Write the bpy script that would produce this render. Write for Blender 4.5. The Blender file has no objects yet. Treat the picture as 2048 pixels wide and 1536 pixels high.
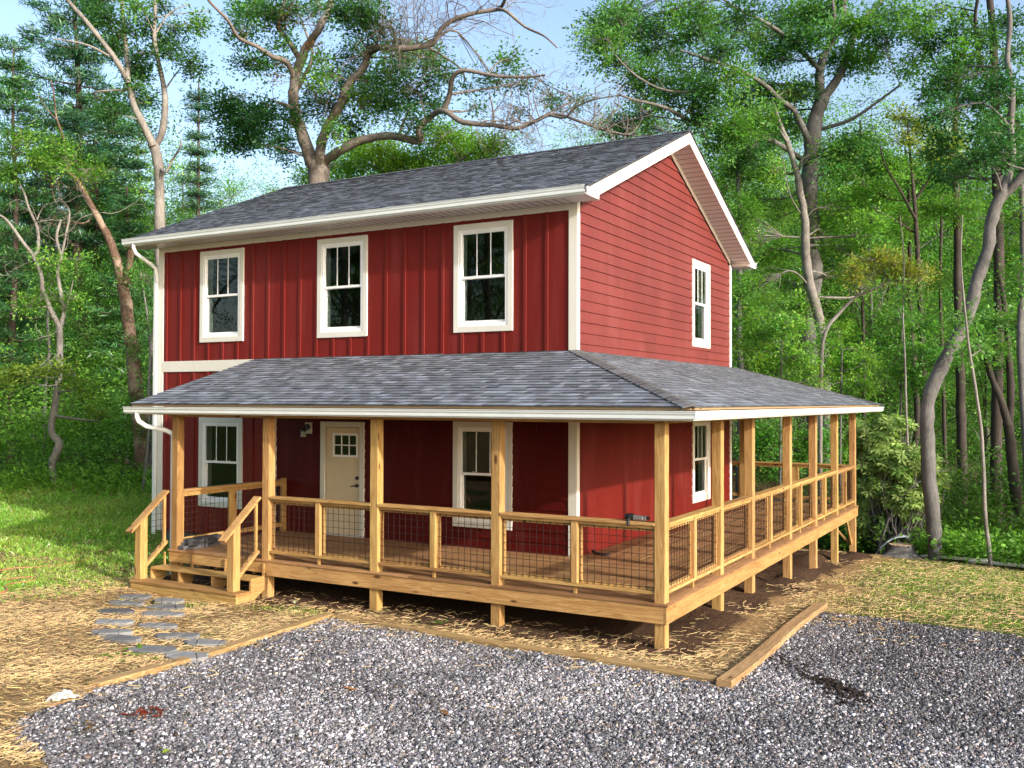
import bpy, math, random
import numpy as np
from mathutils import Vector, Matrix

scene = bpy.context.scene
COL = scene.collection
rng = np.random.default_rng(7)
R_ = math.radians

# ------------------------------------------------------------------ camera (solved from the photograph)
CAM = np.array([6.6674, -13.8776, 2.4762])
CR = np.array([0.87052038, 0.49212401, 0.00286817])
CU = np.array([0.00630862, -0.01698654, 0.99983582])
CF = np.array([-0.49209193, 0.87035936, 0.01789175])
FPX = 1922.74


def at(u, v, d):
    """world point seen at photograph pixel (u, v) at depth d metres"""
    return CAM + CF * d + CR * ((u - 1024) / FPX * d) - CU * ((v - 768) / FPX * d)


def setup_camera():
    cam = bpy.data.cameras.new("camera")
    cam.sensor_width = 36.0
    cam.lens = 36.0 * FPX / 2048.0
    cam.clip_start = 0.1
    cam.clip_end = 2000
    o = bpy.data.objects.new("camera", cam)
    COL.objects.link(o)
    m = Matrix(((CR[0], CU[0], -CF[0], CAM[0]), (CR[1], CU[1], -CF[1], CAM[1]),
                (CR[2], CU[2], -CF[2], CAM[2]), (0, 0, 0, 1)))
    o.matrix_world = m
    scene.camera = o


# ------------------------------------------------------------------ object helpers
def tag(o, label=None, cat=None, group=None, kind=None):
    if label:
        o["label"] = label
    if cat:
        o["category"] = cat
    if group:
        o["group"] = group
    if kind:
        o["kind"] = kind
    return o


def empty(name, loc=(0, 0, 0), label=None, cat=None, group=None):
    o = bpy.data.objects.new(name, None)
    o.empty_display_size = 0.2
    o.location = Vector([float(a) for a in loc])
    COL.objects.link(o)
    return tag(o, label, cat, group)


def link_mesh(name, me, mat, parent=None, smooth=False, bevel=0.0):
    o = bpy.data.objects.new(name, me)
    COL.objects.link(o)
    if mat is not None:
        me.materials.append(mat)
    if parent is not None:
        o.parent = parent
    if smooth:
        me.polygons.foreach_set("use_smooth", [True] * len(me.polygons))
    if bevel > 0:
        b = o.modifiers.new("edge", "BEVEL")
        b.width = bevel
        b.segments = 1
        b.limit_method = "ANGLE"
    return o


def np_mesh(name, V, F, mat, parent=None, tone=None, smooth=False):
    """V (n,3), F (m,k) with constant k; tone (n,3) colour attribute"""
    V = np.asarray(V, np.float32)
    F = np.asarray(F, np.int32)
    me = bpy.data.meshes.new(name)
    me.vertices.add(len(V))
    me.vertices.foreach_set("co", V.ravel())
    k = F.shape[1]
    me.loops.add(F.size)
    me.loops.foreach_set("vertex_index", F.ravel())
    me.polygons.add(len(F))
    me.polygons.foreach_set("loop_start", np.arange(0, F.size, k, dtype=np.int32))
    me.polygons.foreach_set("loop_total", np.full(len(F), k, np.int32))
    if tone is not None:
        a = me.attributes.new("tone", "FLOAT_COLOR", "POINT")
        t = np.ones((len(V), 4), np.float32)
        t[:, :3] = tone
        a.data.foreach_set("color", t.ravel())
    me.update(calc_edges=True)
    return link_mesh(name, me, mat, parent, smooth)


class MB:
    """collects polygons, builds ONE mesh object"""

    def __init__(self):
        self.v = []
        self.f = []
        self.t = []
        self.tone = (1, 1, 1)

    def add(self, vs, fs):
        n = len(self.v)
        self.v += [tuple(float(c) for c in p) for p in vs]
        self.t += [self.tone] * len(vs)
        self.f += [tuple(i + n for i in f) for f in fs]

    def quad(self, a, b, c, d):
        self.add([a, b, c, d], [(0, 1, 2, 3)])

    def poly(self, pts):
        self.add(pts, [tuple(range(len(pts)))])

    def box(self, x0, x1, y0, y1, z0, z1):
        self.add([(x0, y0, z0), (x1, y0, z0), (x1, y1, z0), (x0, y1, z0),
                  (x0, y0, z1), (x1, y0, z1), (x1, y1, z1), (x0, y1, z1)],
                 [(0, 3, 2, 1), (4, 5, 6, 7), (0, 1, 5, 4), (1, 2, 6, 5), (2, 3, 7, 6), (3, 0, 4, 7)])

    def prism(self, pts, vec):
        """extrude planar polygon pts by vec"""
        n = len(pts)
        a = [Vector(p) for p in pts]
        b = [p + Vector(vec) for p in a]
        fs = [tuple(range(n))[::-1], tuple(range(n, 2 * n))]
        for i in range(n):
            j = (i + 1) % n
            fs.append((i, j, n + j, n + i))
        self.add(a + b, fs)

    def beam(self, p, q, w, h, up=(0, 0, 1)):
        """rectangular bar from p to q, w across, h along up"""
        p, q = Vector(p), Vector(q)
        d = (q - p).normalized()
        s = d.cross(Vector(up)).normalized()
        u = s.cross(d).normalized()
        s *= w / 2
        u *= h / 2
        self.add([p - s - u, p + s - u, p + s + u, p - s + u, q - s - u, q + s - u, q + s + u, q - s + u],
                 [(0, 1, 2, 3), (7, 6, 5, 4), (4, 5, 1, 0), (5, 6, 2, 1), (6, 7, 3, 2), (7, 4, 0, 3)])

    def tube(self, pts, rad, n=8, cap=True):
        V, F = tube_np(np.array([tuple(p) for p in pts], float), rad, n)
        k = len(self.v)
        self.v += [tuple(p) for p in V]
        self.t += [self.tone] * len(V)
        self.f += [tuple(int(i) + k for i in f) for f in F]
        if cap:
            self.f.append(tuple(range(k + n - 1, k - 1, -1)))
            m = k + len(V) - n
            self.f.append(tuple(range(m, m + n)))

    def build(self, name, mat, parent=None, bevel=0.0, smooth=False, tone=False):
        me = bpy.data.meshes.new(name)
        me.from_pydata(self.v, [], self.f)
        if tone:
            a = me.attributes.new("tone", "FLOAT_COLOR", "POINT")
            a.data.foreach_set("color", np.array([(*c, 1) for c in self.t], np.float32).ravel())
        me.update()
        return link_mesh(name, me, mat, parent, smooth, bevel)


def tube_np(P, rad, n=6):
    P = np.asarray(P, float)
    m = len(P)
    rad = np.broadcast_to(np.asarray(rad, float), (m,))
    T = np.gradient(P, axis=0)
    T /= np.linalg.norm(T, axis=1)[:, None] + 1e-9
    a = np.array([1.0, 0, 0]) if abs(T[0][0]) < 0.8 else np.array([0, 1.0, 0])
    rings = []
    ang = np.arange(n) * 2 * np.pi / n
    for i in range(m):
        a = a - T[i] * (a @ T[i])
        a /= np.linalg.norm(a) + 1e-9
        b = np.cross(T[i], a)
        rings.append(P[i] + rad[i] * (np.cos(ang)[:, None] * a + np.sin(ang)[:, None] * b))
    V = np.concatenate(rings)
    i = np.arange(m - 1)[:, None] * n
    j = np.arange(n)[None, :]
    k = (j + 1) % n
    F = np.stack([i + j, i + k, i + n + k, i + n + j], -1).reshape(-1, 4)
    return V, F


# ------------------------------------------------------------------ materials
def mat_new(name):
    m = bpy.data.materials.new(name)
    m.use_nodes = True
    nt = m.node_tree
    for n in list(nt.nodes):
        nt.nodes.remove(n)
    out = nt.nodes.new("ShaderNodeOutputMaterial")
    return m, nt, out


def N(nt, kind, **kw):
    n = nt.nodes.new("ShaderNode" + kind)
    for k, v in kw.items():
        if k in n.inputs:
            n.inputs[k].default_value = v
        else:
            setattr(n, k, v)
    return n


def L(nt, a, b):
    nt.links.new(a, b)


def principled(nt, out, rough=0.6, spec=0.5):
    p = N(nt, "BsdfPrincipled")
    p.inputs["Roughness"].default_value = rough
    p.inputs["Specular IOR Level"].default_value = spec
    L(nt, p.outputs[0], out.inputs[0])
    return p


def ramp(nt, fac, stops):
    r = N(nt, "ValToRGB")
    els = r.color_ramp.elements
    while len(els) < len(stops):
        els.new(0.5)
    for e, (p, c) in zip(els, stops):
        e.position = p
        e.color = (*c, 1)
    L(nt, fac, r.inputs[0])
    return r


def mixc(nt, fac, a, b, mode="MIX"):
    m = N(nt, "Mix", data_type="RGBA", blend_type=mode)
    for sock, x in ((m.inputs["Factor"], fac), (m.inputs[6], a), (m.inputs[7], b)):
        if hasattr(x, "is_output"):
            L(nt, x, sock)
        elif isinstance(x, (int, float)):
            sock.default_value = x
        else:
            sock.default_value = (*x, 1)
    return m.outputs[2]


def bump(nt, height, p, strength=0.3, dist=0.01):
    b = N(nt, "Bump", Strength=strength, Distance=dist)
    L(nt, height, b.inputs["Height"])
    L(nt, b.outputs[0], p.inputs["Normal"])
    return b


def coords(nt, scale=(1, 1, 1), island=False, kind="Object"):
    tc = N(nt, "TexCoord")
    src = tc.outputs[kind]
    if island:
        g = N(nt, "NewGeometry")
        ob = N(nt, "ObjectInfo")
        ad = N(nt, "Math", operation="ADD")
        L(nt, g.outputs["Random Per Island"], ad.inputs[0])
        L(nt, ob.outputs["Random"], ad.inputs[1])
        mu = N(nt, "VectorMath", operation="SCALE")
        cx = N(nt, "CombineXYZ")
        m3 = N(nt, "Math", operation="MULTIPLY")
        m3.inputs[1].default_value = 7.3
        L(nt, ad.outputs[0], m3.inputs[0])
        L(nt, ad.outputs[0], cx.inputs[0])
        L(nt, m3.outputs[0], cx.inputs[1])
        L(nt, ad.outputs[0], cx.inputs[2])
        mu.inputs["Scale"].default_value = 11.0
        L(nt, cx.outputs[0], mu.inputs[0])
        av = N(nt, "VectorMath", operation="ADD")
        L(nt, src, av.inputs[0])
        L(nt, mu.outputs[0], av.inputs[1])
        src = av.outputs[0]
    mp = N(nt, "Mapping")
    mp.inputs["Scale"].default_value = scale
    L(nt, src, mp.inputs[0])
    return mp.outputs[0]


def noise(nt, vec, scale, detail=4, rough=0.55, dist=0.0):
    n = N(nt, "TexNoise", Scale=scale, Detail=detail, Roughness=rough, Distortion=dist)
    L(nt, vec, n.inputs["Vector"])
    return n.outputs["Fac"]


def wood(name, axis, dark, light, rough=0.62, knots=True):
    """pine boards with grain along axis (0,1,2)"""
    m, nt, out = mat_new(name)
    p = principled(nt, out, rough, 0.3)
    sc = [9.0, 9.0, 9.0]
    sc[axis] = 0.55
    v = coords(nt, sc, island=True)
    n1 = noise(nt, v, 1.6, 3, 0.5, 1.4)
    # repeating growth rings out of the stretched noise
    m1 = N(nt, "Math", operation="MULTIPLY")
    m1.inputs[1].default_value = 26.0
    L(nt, n1, m1.inputs[0])
    s1 = N(nt, "Math", operation="SINE")
    L(nt, m1.outputs[0], s1.inputs[0])
    r1 = N(nt, "MapRange")
    r1.inputs["From Min"].default_value = -1
    L(nt, s1.outputs[0], r1.inputs["Value"])
    c = ramp(nt, r1.outputs[0], [(0.0, dark), (0.45, tuple(0.5 * (a + b) for a, b in zip(dark, light))), (1.0, light)])
    sc2 = [14.0, 14.0, 14.0]
    sc2[axis] = 1.3
    fine = noise(nt, coords(nt, sc2, island=True), 6, 4, 0.6)
    col = mixc(nt, 0.35, c.outputs[0], ramp(nt, fine, [(0.3, dark), (0.7, light)]).outputs[0])
    # board to board tone
    g = N(nt, "NewGeometry")
    ob = N(nt, "ObjectInfo")
    su = N(nt, "Math", operation="ADD")
    L(nt, g.outputs["Random Per Island"], su.inputs[0])
    L(nt, ob.outputs["Random"], su.inputs[1])
    fr = N(nt, "Math", operation="FRACT")
    L(nt, su.outputs[0], fr.inputs[0])
    tone = ramp(nt, fr.outputs[0], [(0, (0.72, 0.64, 0.58)), (0.25, (0.92, 0.90, 0.80)), (0.5, (1.02, 1.02, 0.86)), (0.75, (0.94, 0.84, 0.84)), (1, (1.16, 1.10, 1.02))])
    big = noise(nt, coords(nt), 1.1, 4, 0.6)
    col = mixc(nt, 1.0, col, ramp(nt, big, [(0.3, (0.80, 0.78, 0.76)), (0.65, (1.06, 1.06, 1.06))]).outputs[0], "MULTIPLY")
    col = mixc(nt, 1.0, col, tone.outputs[0], "MULTIPLY")
    if knots:
        sk = [7.5, 7.5, 7.5]
        sk[axis] = 2.6
        vo = N(nt, "TexVoronoi", Scale=0.62)
        L(nt, coords(nt, sk, island=True), vo.inputs["Vector"])
        kf = ramp(nt, vo.outputs["Distance"], [(0.0, (1, 1, 1)), (0.075, (1, 1, 1)), (0.14, (0, 0, 0)), (1, (0, 0, 0))])
        col = mixc(nt, kf.outputs[0], col, (0.10, 0.038, 0.014))
    L(nt, col, p.inputs["Base Color"])
    bump(nt, fine, p, 0.25, 0.004)
    return m


def paint(name, col, var=0.12, rough=0.55, grain=True, axis=2, spec=0.4):
    m, nt, out = mat_new(name)
    p = principled(nt, out, rough, spec)
    v = coords(nt)
    n1 = noise(nt, v, 0.8, 5, 0.6)
    lo = tuple(c * (1 - var) for c in col)
    hi = tuple(min(1, c * (1 + var)) for c in col)
    c1 = ramp(nt, n1, [(0.3, lo), (0.7, hi)])
    colr = c1.outputs[0]
    if grain:
        g = N(nt, "NewGeometry")
        t = ramp(nt, g.outputs["Random Per Island"], [(0, (0.93, 0.93, 0.93)), (1, (1.06, 1.05, 1.05))])
        colr = mixc(nt, 1.0, colr, t.outputs[0], "MULTIPLY")
        sc = [22.0, 22.0, 22.0]
        sc[axis] = 2.0
        f = noise(nt, coords(nt, sc), 3, 4, 0.6)
        bump(nt, f, p, 0.25, 0.004)
        colr = mixc(nt, 0.18, colr, ramp(nt, f, [(0.3, lo), (0.7, hi)]).outputs[0])
        # rain streaks and chalky fading down the boards
        st = noise(nt, coords(nt, (2.4, 2.4, 0.35)), 1.0, 5, 0.65)
        colr = mixc(nt, ramp(nt, st, [(0.5, (0, 0, 0)), (0.72, (0.55, 0.55, 0.55))]).outputs[0], colr, tuple(min(1, c * 1.25 + 0.02) for c in col))
    L(nt, colr, p.inputs["Base Color"])
    return m


def plain(name, col, rough=0.5, metal=0.0, spec=0.5, nscale=30.0, var=0.08):
    m, nt, out = mat_new(name)
    p = principled(nt, out, rough, spec)
    p.inputs["Metallic"].default_value = metal
    n1 = noise(nt, coords(nt), nscale, 3)
    c = ramp(nt, n1, [(0.3, tuple(x * (1 - var) for x in col)), (0.7, tuple(min(1, x * (1 + var)) for x in col))])
    L(nt, c.outputs[0], p.inputs["Base Color"])
    return m


def tone_mat(name, rough=0.8, spec=0.2, nscale=60.0, var=0.25, bstr=0.0, trans=0.0, sheen=0.0):
    """base colour = per-piece 'tone' attribute, broken up by fine noise"""
    m, nt, out = mat_new(name)
    a = N(nt, "Attribute", attribute_name="tone")
    f = None
    if nscale:
        f = noise(nt, coords(nt), nscale, 3, 0.6)
        t = ramp(nt, f, [(0.25, (1 - var,) * 3), (0.75, (1 + var,) * 3)])
        col = mixc(nt, 1.0, a.outputs["Color"], t.outputs[0], "MULTIPLY")
    else:
        col = a.outputs["Color"]
    if trans > 0:
        d = N(nt, "BsdfDiffuse")
        tr = N(nt, "BsdfTranslucent")
        L(nt, col, d.inputs[0])
        tc = mixc(nt, 1.0, col, (1.25, 1.3, 0.55), "MULTIPLY")
        L(nt, tc, tr.inputs[0])
        mx = N(nt, "MixShader")
        mx.inputs[0].default_value = trans
        L(nt, d.outputs[0], mx.inputs[1])
        L(nt, tr.outputs[0], mx.inputs[2])
        last = mx.outputs[0]
        if sheen > 0:
            gl = N(nt, "BsdfGlossy")
            gl.inputs["Roughness"].default_value = 0.38
            gl.inputs[0].default_value = (0.9, 1.0, 0.95, 1)
            m2 = N(nt, "MixShader")
            m2.inputs[0].default_value = sheen
            L(nt, last, m2.inputs[1])
            L(nt, gl.outputs[0], m2.inputs[2])
            last = m2.outputs[0]
        L(nt, last, out.inputs[0])
    else:
        p = principled(nt, out, rough, spec)
        L(nt, col, p.inputs["Base Color"])
        if bstr > 0 and f is not None:
            bump(nt, f, p, bstr, 0.005)
    return m


def bark(name, dark, light, scale=1.0, patch=None):
    m, nt, out = mat_new(name)
    p = principled(nt, out, 0.9, 0.15)
    v = coords(nt, (1, 1, 0.22))
    n1 = noise(nt, v, 26 * scale, 6, 0.7, 0.8)
    n2 = noise(nt, coords(nt), 1.3, 4, 0.6)
    col = ramp(nt, n1, [(0.3, dark), (0.68, light)]).outputs[0]
    if patch:
        pm = ramp(nt, n2, [(0.5, (0, 0, 0)), (0.6, (1, 1, 1))])
        col = mixc(nt, pm.outputs[0], col, patch)
    else:
        col = mixc(nt, 0.5, col, ramp(nt, n2, [(0.3, tuple(c * .75 for c in dark)), (0.7, light)]).outputs[0])
    L(nt, col, p.inputs["Base Color"])
    bump(nt, n1, p, 0.8, 0.03)
    return m


M = {}


def make_materials():
    pd, pl = (0.325, 0.178, 0.060), (0.54, 0.360, 0.150)
    for i, a in enumerate("xyz"):
        M["wood_" + a] = wood("pine_" + a, i, pd, pl)
    M["deck_x"] = wood("deck_pine_x", 0, (0.24, 0.125, 0.055), (0.39, 0.235, 0.12), knots=False)
    M["deck_y"] = wood("deck_pine_y", 1, (0.24, 0.125, 0.055), (0.39, 0.235, 0.12), knots=False)
    M["old_x"] = wood("timber_x", 0, (0.25, 0.155, 0.07), (0.46, 0.32, 0.165))
    M["old_y"] = wood("timber_y", 1, (0.25, 0.155, 0.07), (0.46, 0.32, 0.165))
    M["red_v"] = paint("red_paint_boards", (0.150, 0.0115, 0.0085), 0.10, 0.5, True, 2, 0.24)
    M["red_shade_h"] = paint("red_paint_porch_shade", (0.072, 0.0034, 0.0022), 0.14, 0.55, True, 0, 0.15)  # same red as the boards, with the porch shade put into the colour
    M["red_glare_g"] = paint("red_paint_gable_glare", (0.142, 0.0235, 0.0190), 0.16, 0.55, True, 1, 0.35)  # same red again, paler and pinker: sun glare put into the colour
    M["red_shade_l"] = paint("red_paint_side_shade", (0.120, 0.0080, 0.0046), 0.14, 0.55, True, 1, 0.18)  # lower gable under the porch roof: shade put into the red
    M["cream"] = paint("cream_trim", (0.66, 0.645, 0.58), 0.05, 0.5, False)
    M["fascia"] = paint("primed_fascia", (0.78, 0.72, 0.64), 0.10, 0.6, False)
    M["vinyl"] = plain("white_vinyl", (0.86, 0.86, 0.85), 0.35, 0, 0.5, 8, 0.02)
    M["gutter"] = plain("gutter_enamel", (0.70, 0.74, 0.73), 0.3, 0, 0.5, 3, 0.04)
    M["soffit"] = paint("soffit_panel", (0.66, 0.57, 0.52), 0.05, 0.5, False)
    M["door"] = plain("door_cream", (0.66, 0.54, 0.36), 0.45, 0, 0.4, 6, 0.04)
    M["black"] = plain("black_metal", (0.012, 0.012, 0.013), 0.4, 0.0, 0.5)
    M["wire"] = plain("dark_wire", (0.035, 0.018, 0.014), 0.55, 0.3, 0.4)
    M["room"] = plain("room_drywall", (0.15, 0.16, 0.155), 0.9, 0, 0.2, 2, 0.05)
    M["jamb"] = plain("window_jamb", (0.70, 0.74, 0.68), 0.6, 0, 0.3, 4, 0.04)
    M["shingle"] = tone_mat("asphalt_shingle", 0.62, 0.5, 90.0, 0.30, 0.35)
    M["slate"] = tone_mat("slate_stone", 0.75, 0.3, 12.0, 0.22, 0.4)
    M["gravel"] = tone_mat("gravel_stone", 0.85, 0.25, 0, 0)
    M["straw"] = tone_mat("straw_stalk", 0.7, 0.3, 0, 0)
    M["leaf"] = tone_mat("leaf", nscale=0, trans=0.45, sheen=0.012)
    M["needle"] = tone_mat("needle", nscale=0, trans=0.22, sheen=0.03)
    M["blade"] = tone_mat("grass_blade", nscale=0, trans=0.35, sheen=0.04)
    M["bark_oak"] = bark("bark_oak", (0.055, 0.046, 0.040), (0.32, 0.27, 0.235))
    M["bark_pale"] = bark("bark_pale", (0.075, 0.066, 0.058), (0.36, 0.33, 0.295), 0.8, None)
    M["bark_grey"] = bark("bark_grey", (0.045, 0.043, 0.042), (0.235, 0.222, 0.21))
    M["bark_dark"] = bark("bark_dark", (0.025, 0.02, 0.018), (0.095, 0.078, 0.065))
    M["bark_snag"] = bark("bark_snag", (0.05, 0.030, 0.021), (0.19, 0.125, 0.088), 1.0, (0.30, 0.22, 0.165))
    M["bark_pine"] = bark("bark_pine", (0.05, 0.04, 0.034), (0.17, 0.13, 0.105))
    M["glass"] = glass("window_glass")
    M["cord"] = plain("orange_cord", (0.42, 0.15, 0.08), 0.5)
    M["plastic"] = clear_plastic("clear_plastic")
    M["pvc"] = plain("pale_plank", (0.80, 0.76, 0.66), 0.6, 0, 0.4, 5, 0.12)
    M["cutwood"] = plain("cut_wood", (0.70, 0.47, 0.28), 0.7, 0, 0.2, 14, 0.25)
    M["lens"] = plain("lamp_glass", (0.25, 0.30, 0.22), 0.2, 0, 0.5)
    M["white_cloth"] = plain("grey_sheeting", (0.45, 0.50, 0.52), 0.5, 0, 0.3, 9, 0.3)
    M["red_plastic"] = plain("red_plastic", (0.25, 0.012, 0.012), 0.4)
    M["grey_metal"] = plain("grey_metal", (0.32, 0.30, 0.29), 0.35, 0.6)


def glass(name):
    m, nt, out = mat_new(name)
    tr = N(nt, "BsdfTransparent")
    tr.inputs[0].default_value = (0.60, 0.68, 0.64, 1)
    gl = N(nt, "BsdfGlossy")
    gl.inputs["Roughness"].default_value = 0.012
    gl.inputs[0].default_value = (0.95, 1.0, 0.97, 1)
    fr = N(nt, "Fresnel", IOR=1.6)
    w = noise(nt, coords(nt), 1.7, 2)
    b = N(nt, "Bump", Strength=0.02, Distance=0.02)
    L(nt, w, b.inputs["Height"])
    L(nt, b.outputs[0], gl.inputs["Normal"])
    mu = N(nt, "Math", operation="MULTIPLY_ADD")
    mu.inputs[1].default_value = 0.8
    mu.inputs[2].default_value = 0.01
    L(nt, fr.outputs[0], mu.inputs[0])
    mx = N(nt, "MixShader")
    L(nt, mu.outputs[0], mx.inputs[0])
    L(nt, tr.outputs[0], mx.inputs[1])
    L(nt, gl.outputs[0], mx.inputs[2])
    L(nt, mx.outputs[0], out.inputs[0])
    return m


def clear_plastic(name):
    m, nt, out = mat_new(name)
    p = principled(nt, out, 0.25, 0.6)
    p.inputs["Base Color"].default_value = (0.60, 0.60, 0.57, 1)
    tr = N(nt, "BsdfTransparent")
    tr.inputs[0].default_value = (0.95, 0.95, 0.93, 1)
    mx = N(nt, "MixShader")
    mx.inputs[0].default_value = 0.40
    L(nt, tr.outputs[0], mx.inputs[1])
    L(nt, p.outputs[0], mx.inputs[2])
    L(nt, mx.outputs[0], out.inputs[0])
    return m


# ------------------------------------------------------------------ light
SUN = np.array([1.0, -0.27, 0.42])
SUN /= np.linalg.norm(SUN)


def setup_light():
    w = bpy.data.worlds.new("World")
    scene.world = w
    w.use_nodes = True
    nt = w.node_tree
    bg = nt.nodes["Background"]
    sky = nt.nodes.new("ShaderNodeTexSky")
    sky.sky_type = "NISHITA"
    sky.sun_disc = False
    sky.sun_elevation = math.asin(SUN[2])
    sky.sun_rotation = math.atan2(SUN[0], SUN[1])
    sky.altitude = 600
    sky.air_density = 1.0
    sky.dust_density = 4.5
    sky.ozone_density = 0.8
    nt.links.new(sky.outputs[0], bg.inputs[0])
    bg.inputs[1].default_value = 0.15
    ld = bpy.data.lights.new("sun", "SUN")
    ld.energy = 2.3
    ld.angle = R_(1.2)
    ld.color = (1.0, 0.95, 0.88)
    o = bpy.data.objects.new("sun", ld)
    COL.objects.link(o)
    o.rotation_euler = Vector(-SUN).to_track_quat("-Z", "Y").to_euler()
    vs = scene.view_settings
    vs.view_transform = "Standard"
    vs.look = "None"
    vs.gamma = 1
    vs.exposure = 1.25
    vs.use_curve_mapping = False
    scene.cycles.max_bounces = 8
    scene.cycles.diffuse_bounces = 4
    scene.cycles.transparent_max_bounces = 12
    scene.cycles.use_denoising = True


# ------------------------------------------------------------------ terrain
def interp(x, xs, ys):
    return np.interp(x, xs, ys)


def sstep(a, b, x):
    t = np.clip((x - a) / (b - a), 0, 1)
    return t * t * (3 - 2 * t)


def ground(x, y):
    x = np.asarray(x, float)
    y = np.asarray(y, float)
    right = interp(y, [-60, -30, -20, -14, -11, -8, -6, -4, -2.7, -0.4, 1.3, 3.8, 5.9, 8, 10.3, 14, 20, 30, 60, 120, 400],
                   [3.5, 2.2, 1.3, .62, .0, -.33, -.45, -.52, -.56, -.58, -.64, -.77, -.89, -1.03, -1.22, -1.55, -2.1, -2.8, -4, -3, 6])
    left = interp(y, [-60, -30, -20, -14, -11, -8, -6, -4, 5, 15, 30, 60, 120, 400],
                  [3.5, 2.2, 1.3, .62, .0, -.33, -.45, -.52, -.50, -.55, -.8, -1.2, -.5, 8])
    t = sstep(-8, 1.5, x)
    z = left * (1 - t) + right * t - 0.11 * np.exp(-((x + 5.2) ** 2 / 5 + (y + 3.4) ** 2 / 2.5))
    z = z + 0.012 * np.sin(1.7 * x + 0.6 * y) * np.sin(1.1 * y - 0.4 * x)
    far = sstep(8, 20, y) + sstep(12, 20, -x)
    z = z + 0.10 * np.clip(far, 0, 1) * np.sin(0.37 * x + 1.1) * np.cos(0.29 * y)
    return z


def gz(x, y):
    return float(ground(x, y))


def vnoise(x, y, s, seed=0):
    """cheap smooth 2-D noise in 0..1"""
    r = np.random.default_rng(seed)
    out = 0
    for k in range(7):
        a = r.uniform(0, 2 * np.pi)
        f = s * r.uniform(0.6, 1.9)
        out = out + np.sin((np.cos(a) * x + np.sin(a) * y) * f + r.uniform(0, 6.28))
    return 0.5 + 0.5 * np.tanh(out / 2.4)


GRAVEL_POLY = [(-2.12, -3.45), (3.52, -3.80), (3.62, 0.70), (3.97, 0.80), (4.72, 0.78), (5.58, 0.58), (6.29, 0.44), (9.5, 0.0), (14, -1), (14, -16),
               (0.9, -16), (0.62, -9.6), (0.3, -9.42), (-0.33, -9.2), (-0.86, -8.92), (-1.12, -8.50), (-1.42, -7.7)]


def in_poly(x, y, P):
    x = np.asarray(x)
    y = np.asarray(y)
    ins = np.zeros(x.shape, bool)
    n = len(P)
    for i in range(n):
        x0, y0 = P[i]
        x1, y1 = P[(i + 1) % n]
        c = ((y0 > y) != (y1 > y)) & (x < (x1 - x0) * (y - y0) / (y1 - y0 + 1e-12) + x0)
        ins ^= c
    return ins


def wood_edge(x, y):
    """>0 inside the woods (metres past the edge)"""
    x = np.asarray(x, float)
    y = np.asarray(y, float)
    # left edge line through (-21,3.2) and (-17.5,7.2)
    n = np.array([-4.0, 3.5]) / np.hypot(4, 3.5)
    dl = (x + 21) * n[0] + (y - 3.2) * n[1]
    # rear/right edge through (-9,14.5) (3.3,12.0) (6.1,9.9) (14,5)
    yr = interp(x, [-30, -14, -9, 3.3, 6.1, 14, 40], [40, 17, 14.8, 12.0, 9.9, 4.5, -8])
    dr = y - yr
    return np.maximum(dl, dr)


def masks(x, y):
    """straw, grass, dirt weights (woods = rest)"""
    w = wood_edge(x, y) + 1.1 * (vnoise(x, y, 0.9, 3) - .5)
    woods = sstep(-0.2, 0.9, w)
    n1 = vnoise(x, y, 1.5, 5)
    n2 = vnoise(x, y, 3.6, 9)
    # dirt under and right around the deck
    dx = np.maximum(np.maximum(-9.7 - x, x - 2.55), 0)
    dy = np.maximum(np.maximum(-2.75 - y, y - 11.1), 0)
    d = np.hypot(dx, dy)
    dirt = 1 - sstep(0.05, 0.55, d + 0.35 * (n2 - .5))
    dirt = dirt * (x > -6.6)
    lawnL = sstep(-6.4, -8.4, x + 0.25 * (y + 2.0) + 1.8 * (n1 - .5))
    lawnR = sstep(2.6, 4.2, x) * sstep(-1.0, 2.2, y)
    grass = lawnL * (0.70 + 0.5 * (n2 - .4)) * sstep(-6.5, -3.2, y + 0.8 * (n1 - .5) + 0.10 * (-9 - x)) + lawnR * (0.80 + 0.7 * (n1 - .5))
    grass = np.clip(grass + 0.75 * np.clip((n1 * n2 - .40) * 3.0, 0, 1) * (1 - lawnR) * (x < -2.2), 0, 1)
    deep = sstep(-12.0, -15.0, x + 0.8 * n1)
    grass = np.clip(grass + deep, 0, 1)
    grass = grass * (1 - dirt) * (1 - woods)
    straw = (1 - grass) * (1 - dirt) * (1 - woods)
    return straw, grass, dirt * (1 - woods)


def axis_grid(lo, hi, fine, outer):
    a = list(np.arange(lo, hi + 1e-6, fine))
    s = fine
    x = hi
    while x < outer:
        s *= 1.45
        x += s
        a.append(x)
    s = fine
    x = lo
    b = []
    while x > -outer:
        s *= 1.45
        x -= s
        b.append(x)
    return np.array(b[::-1] + a)


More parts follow.
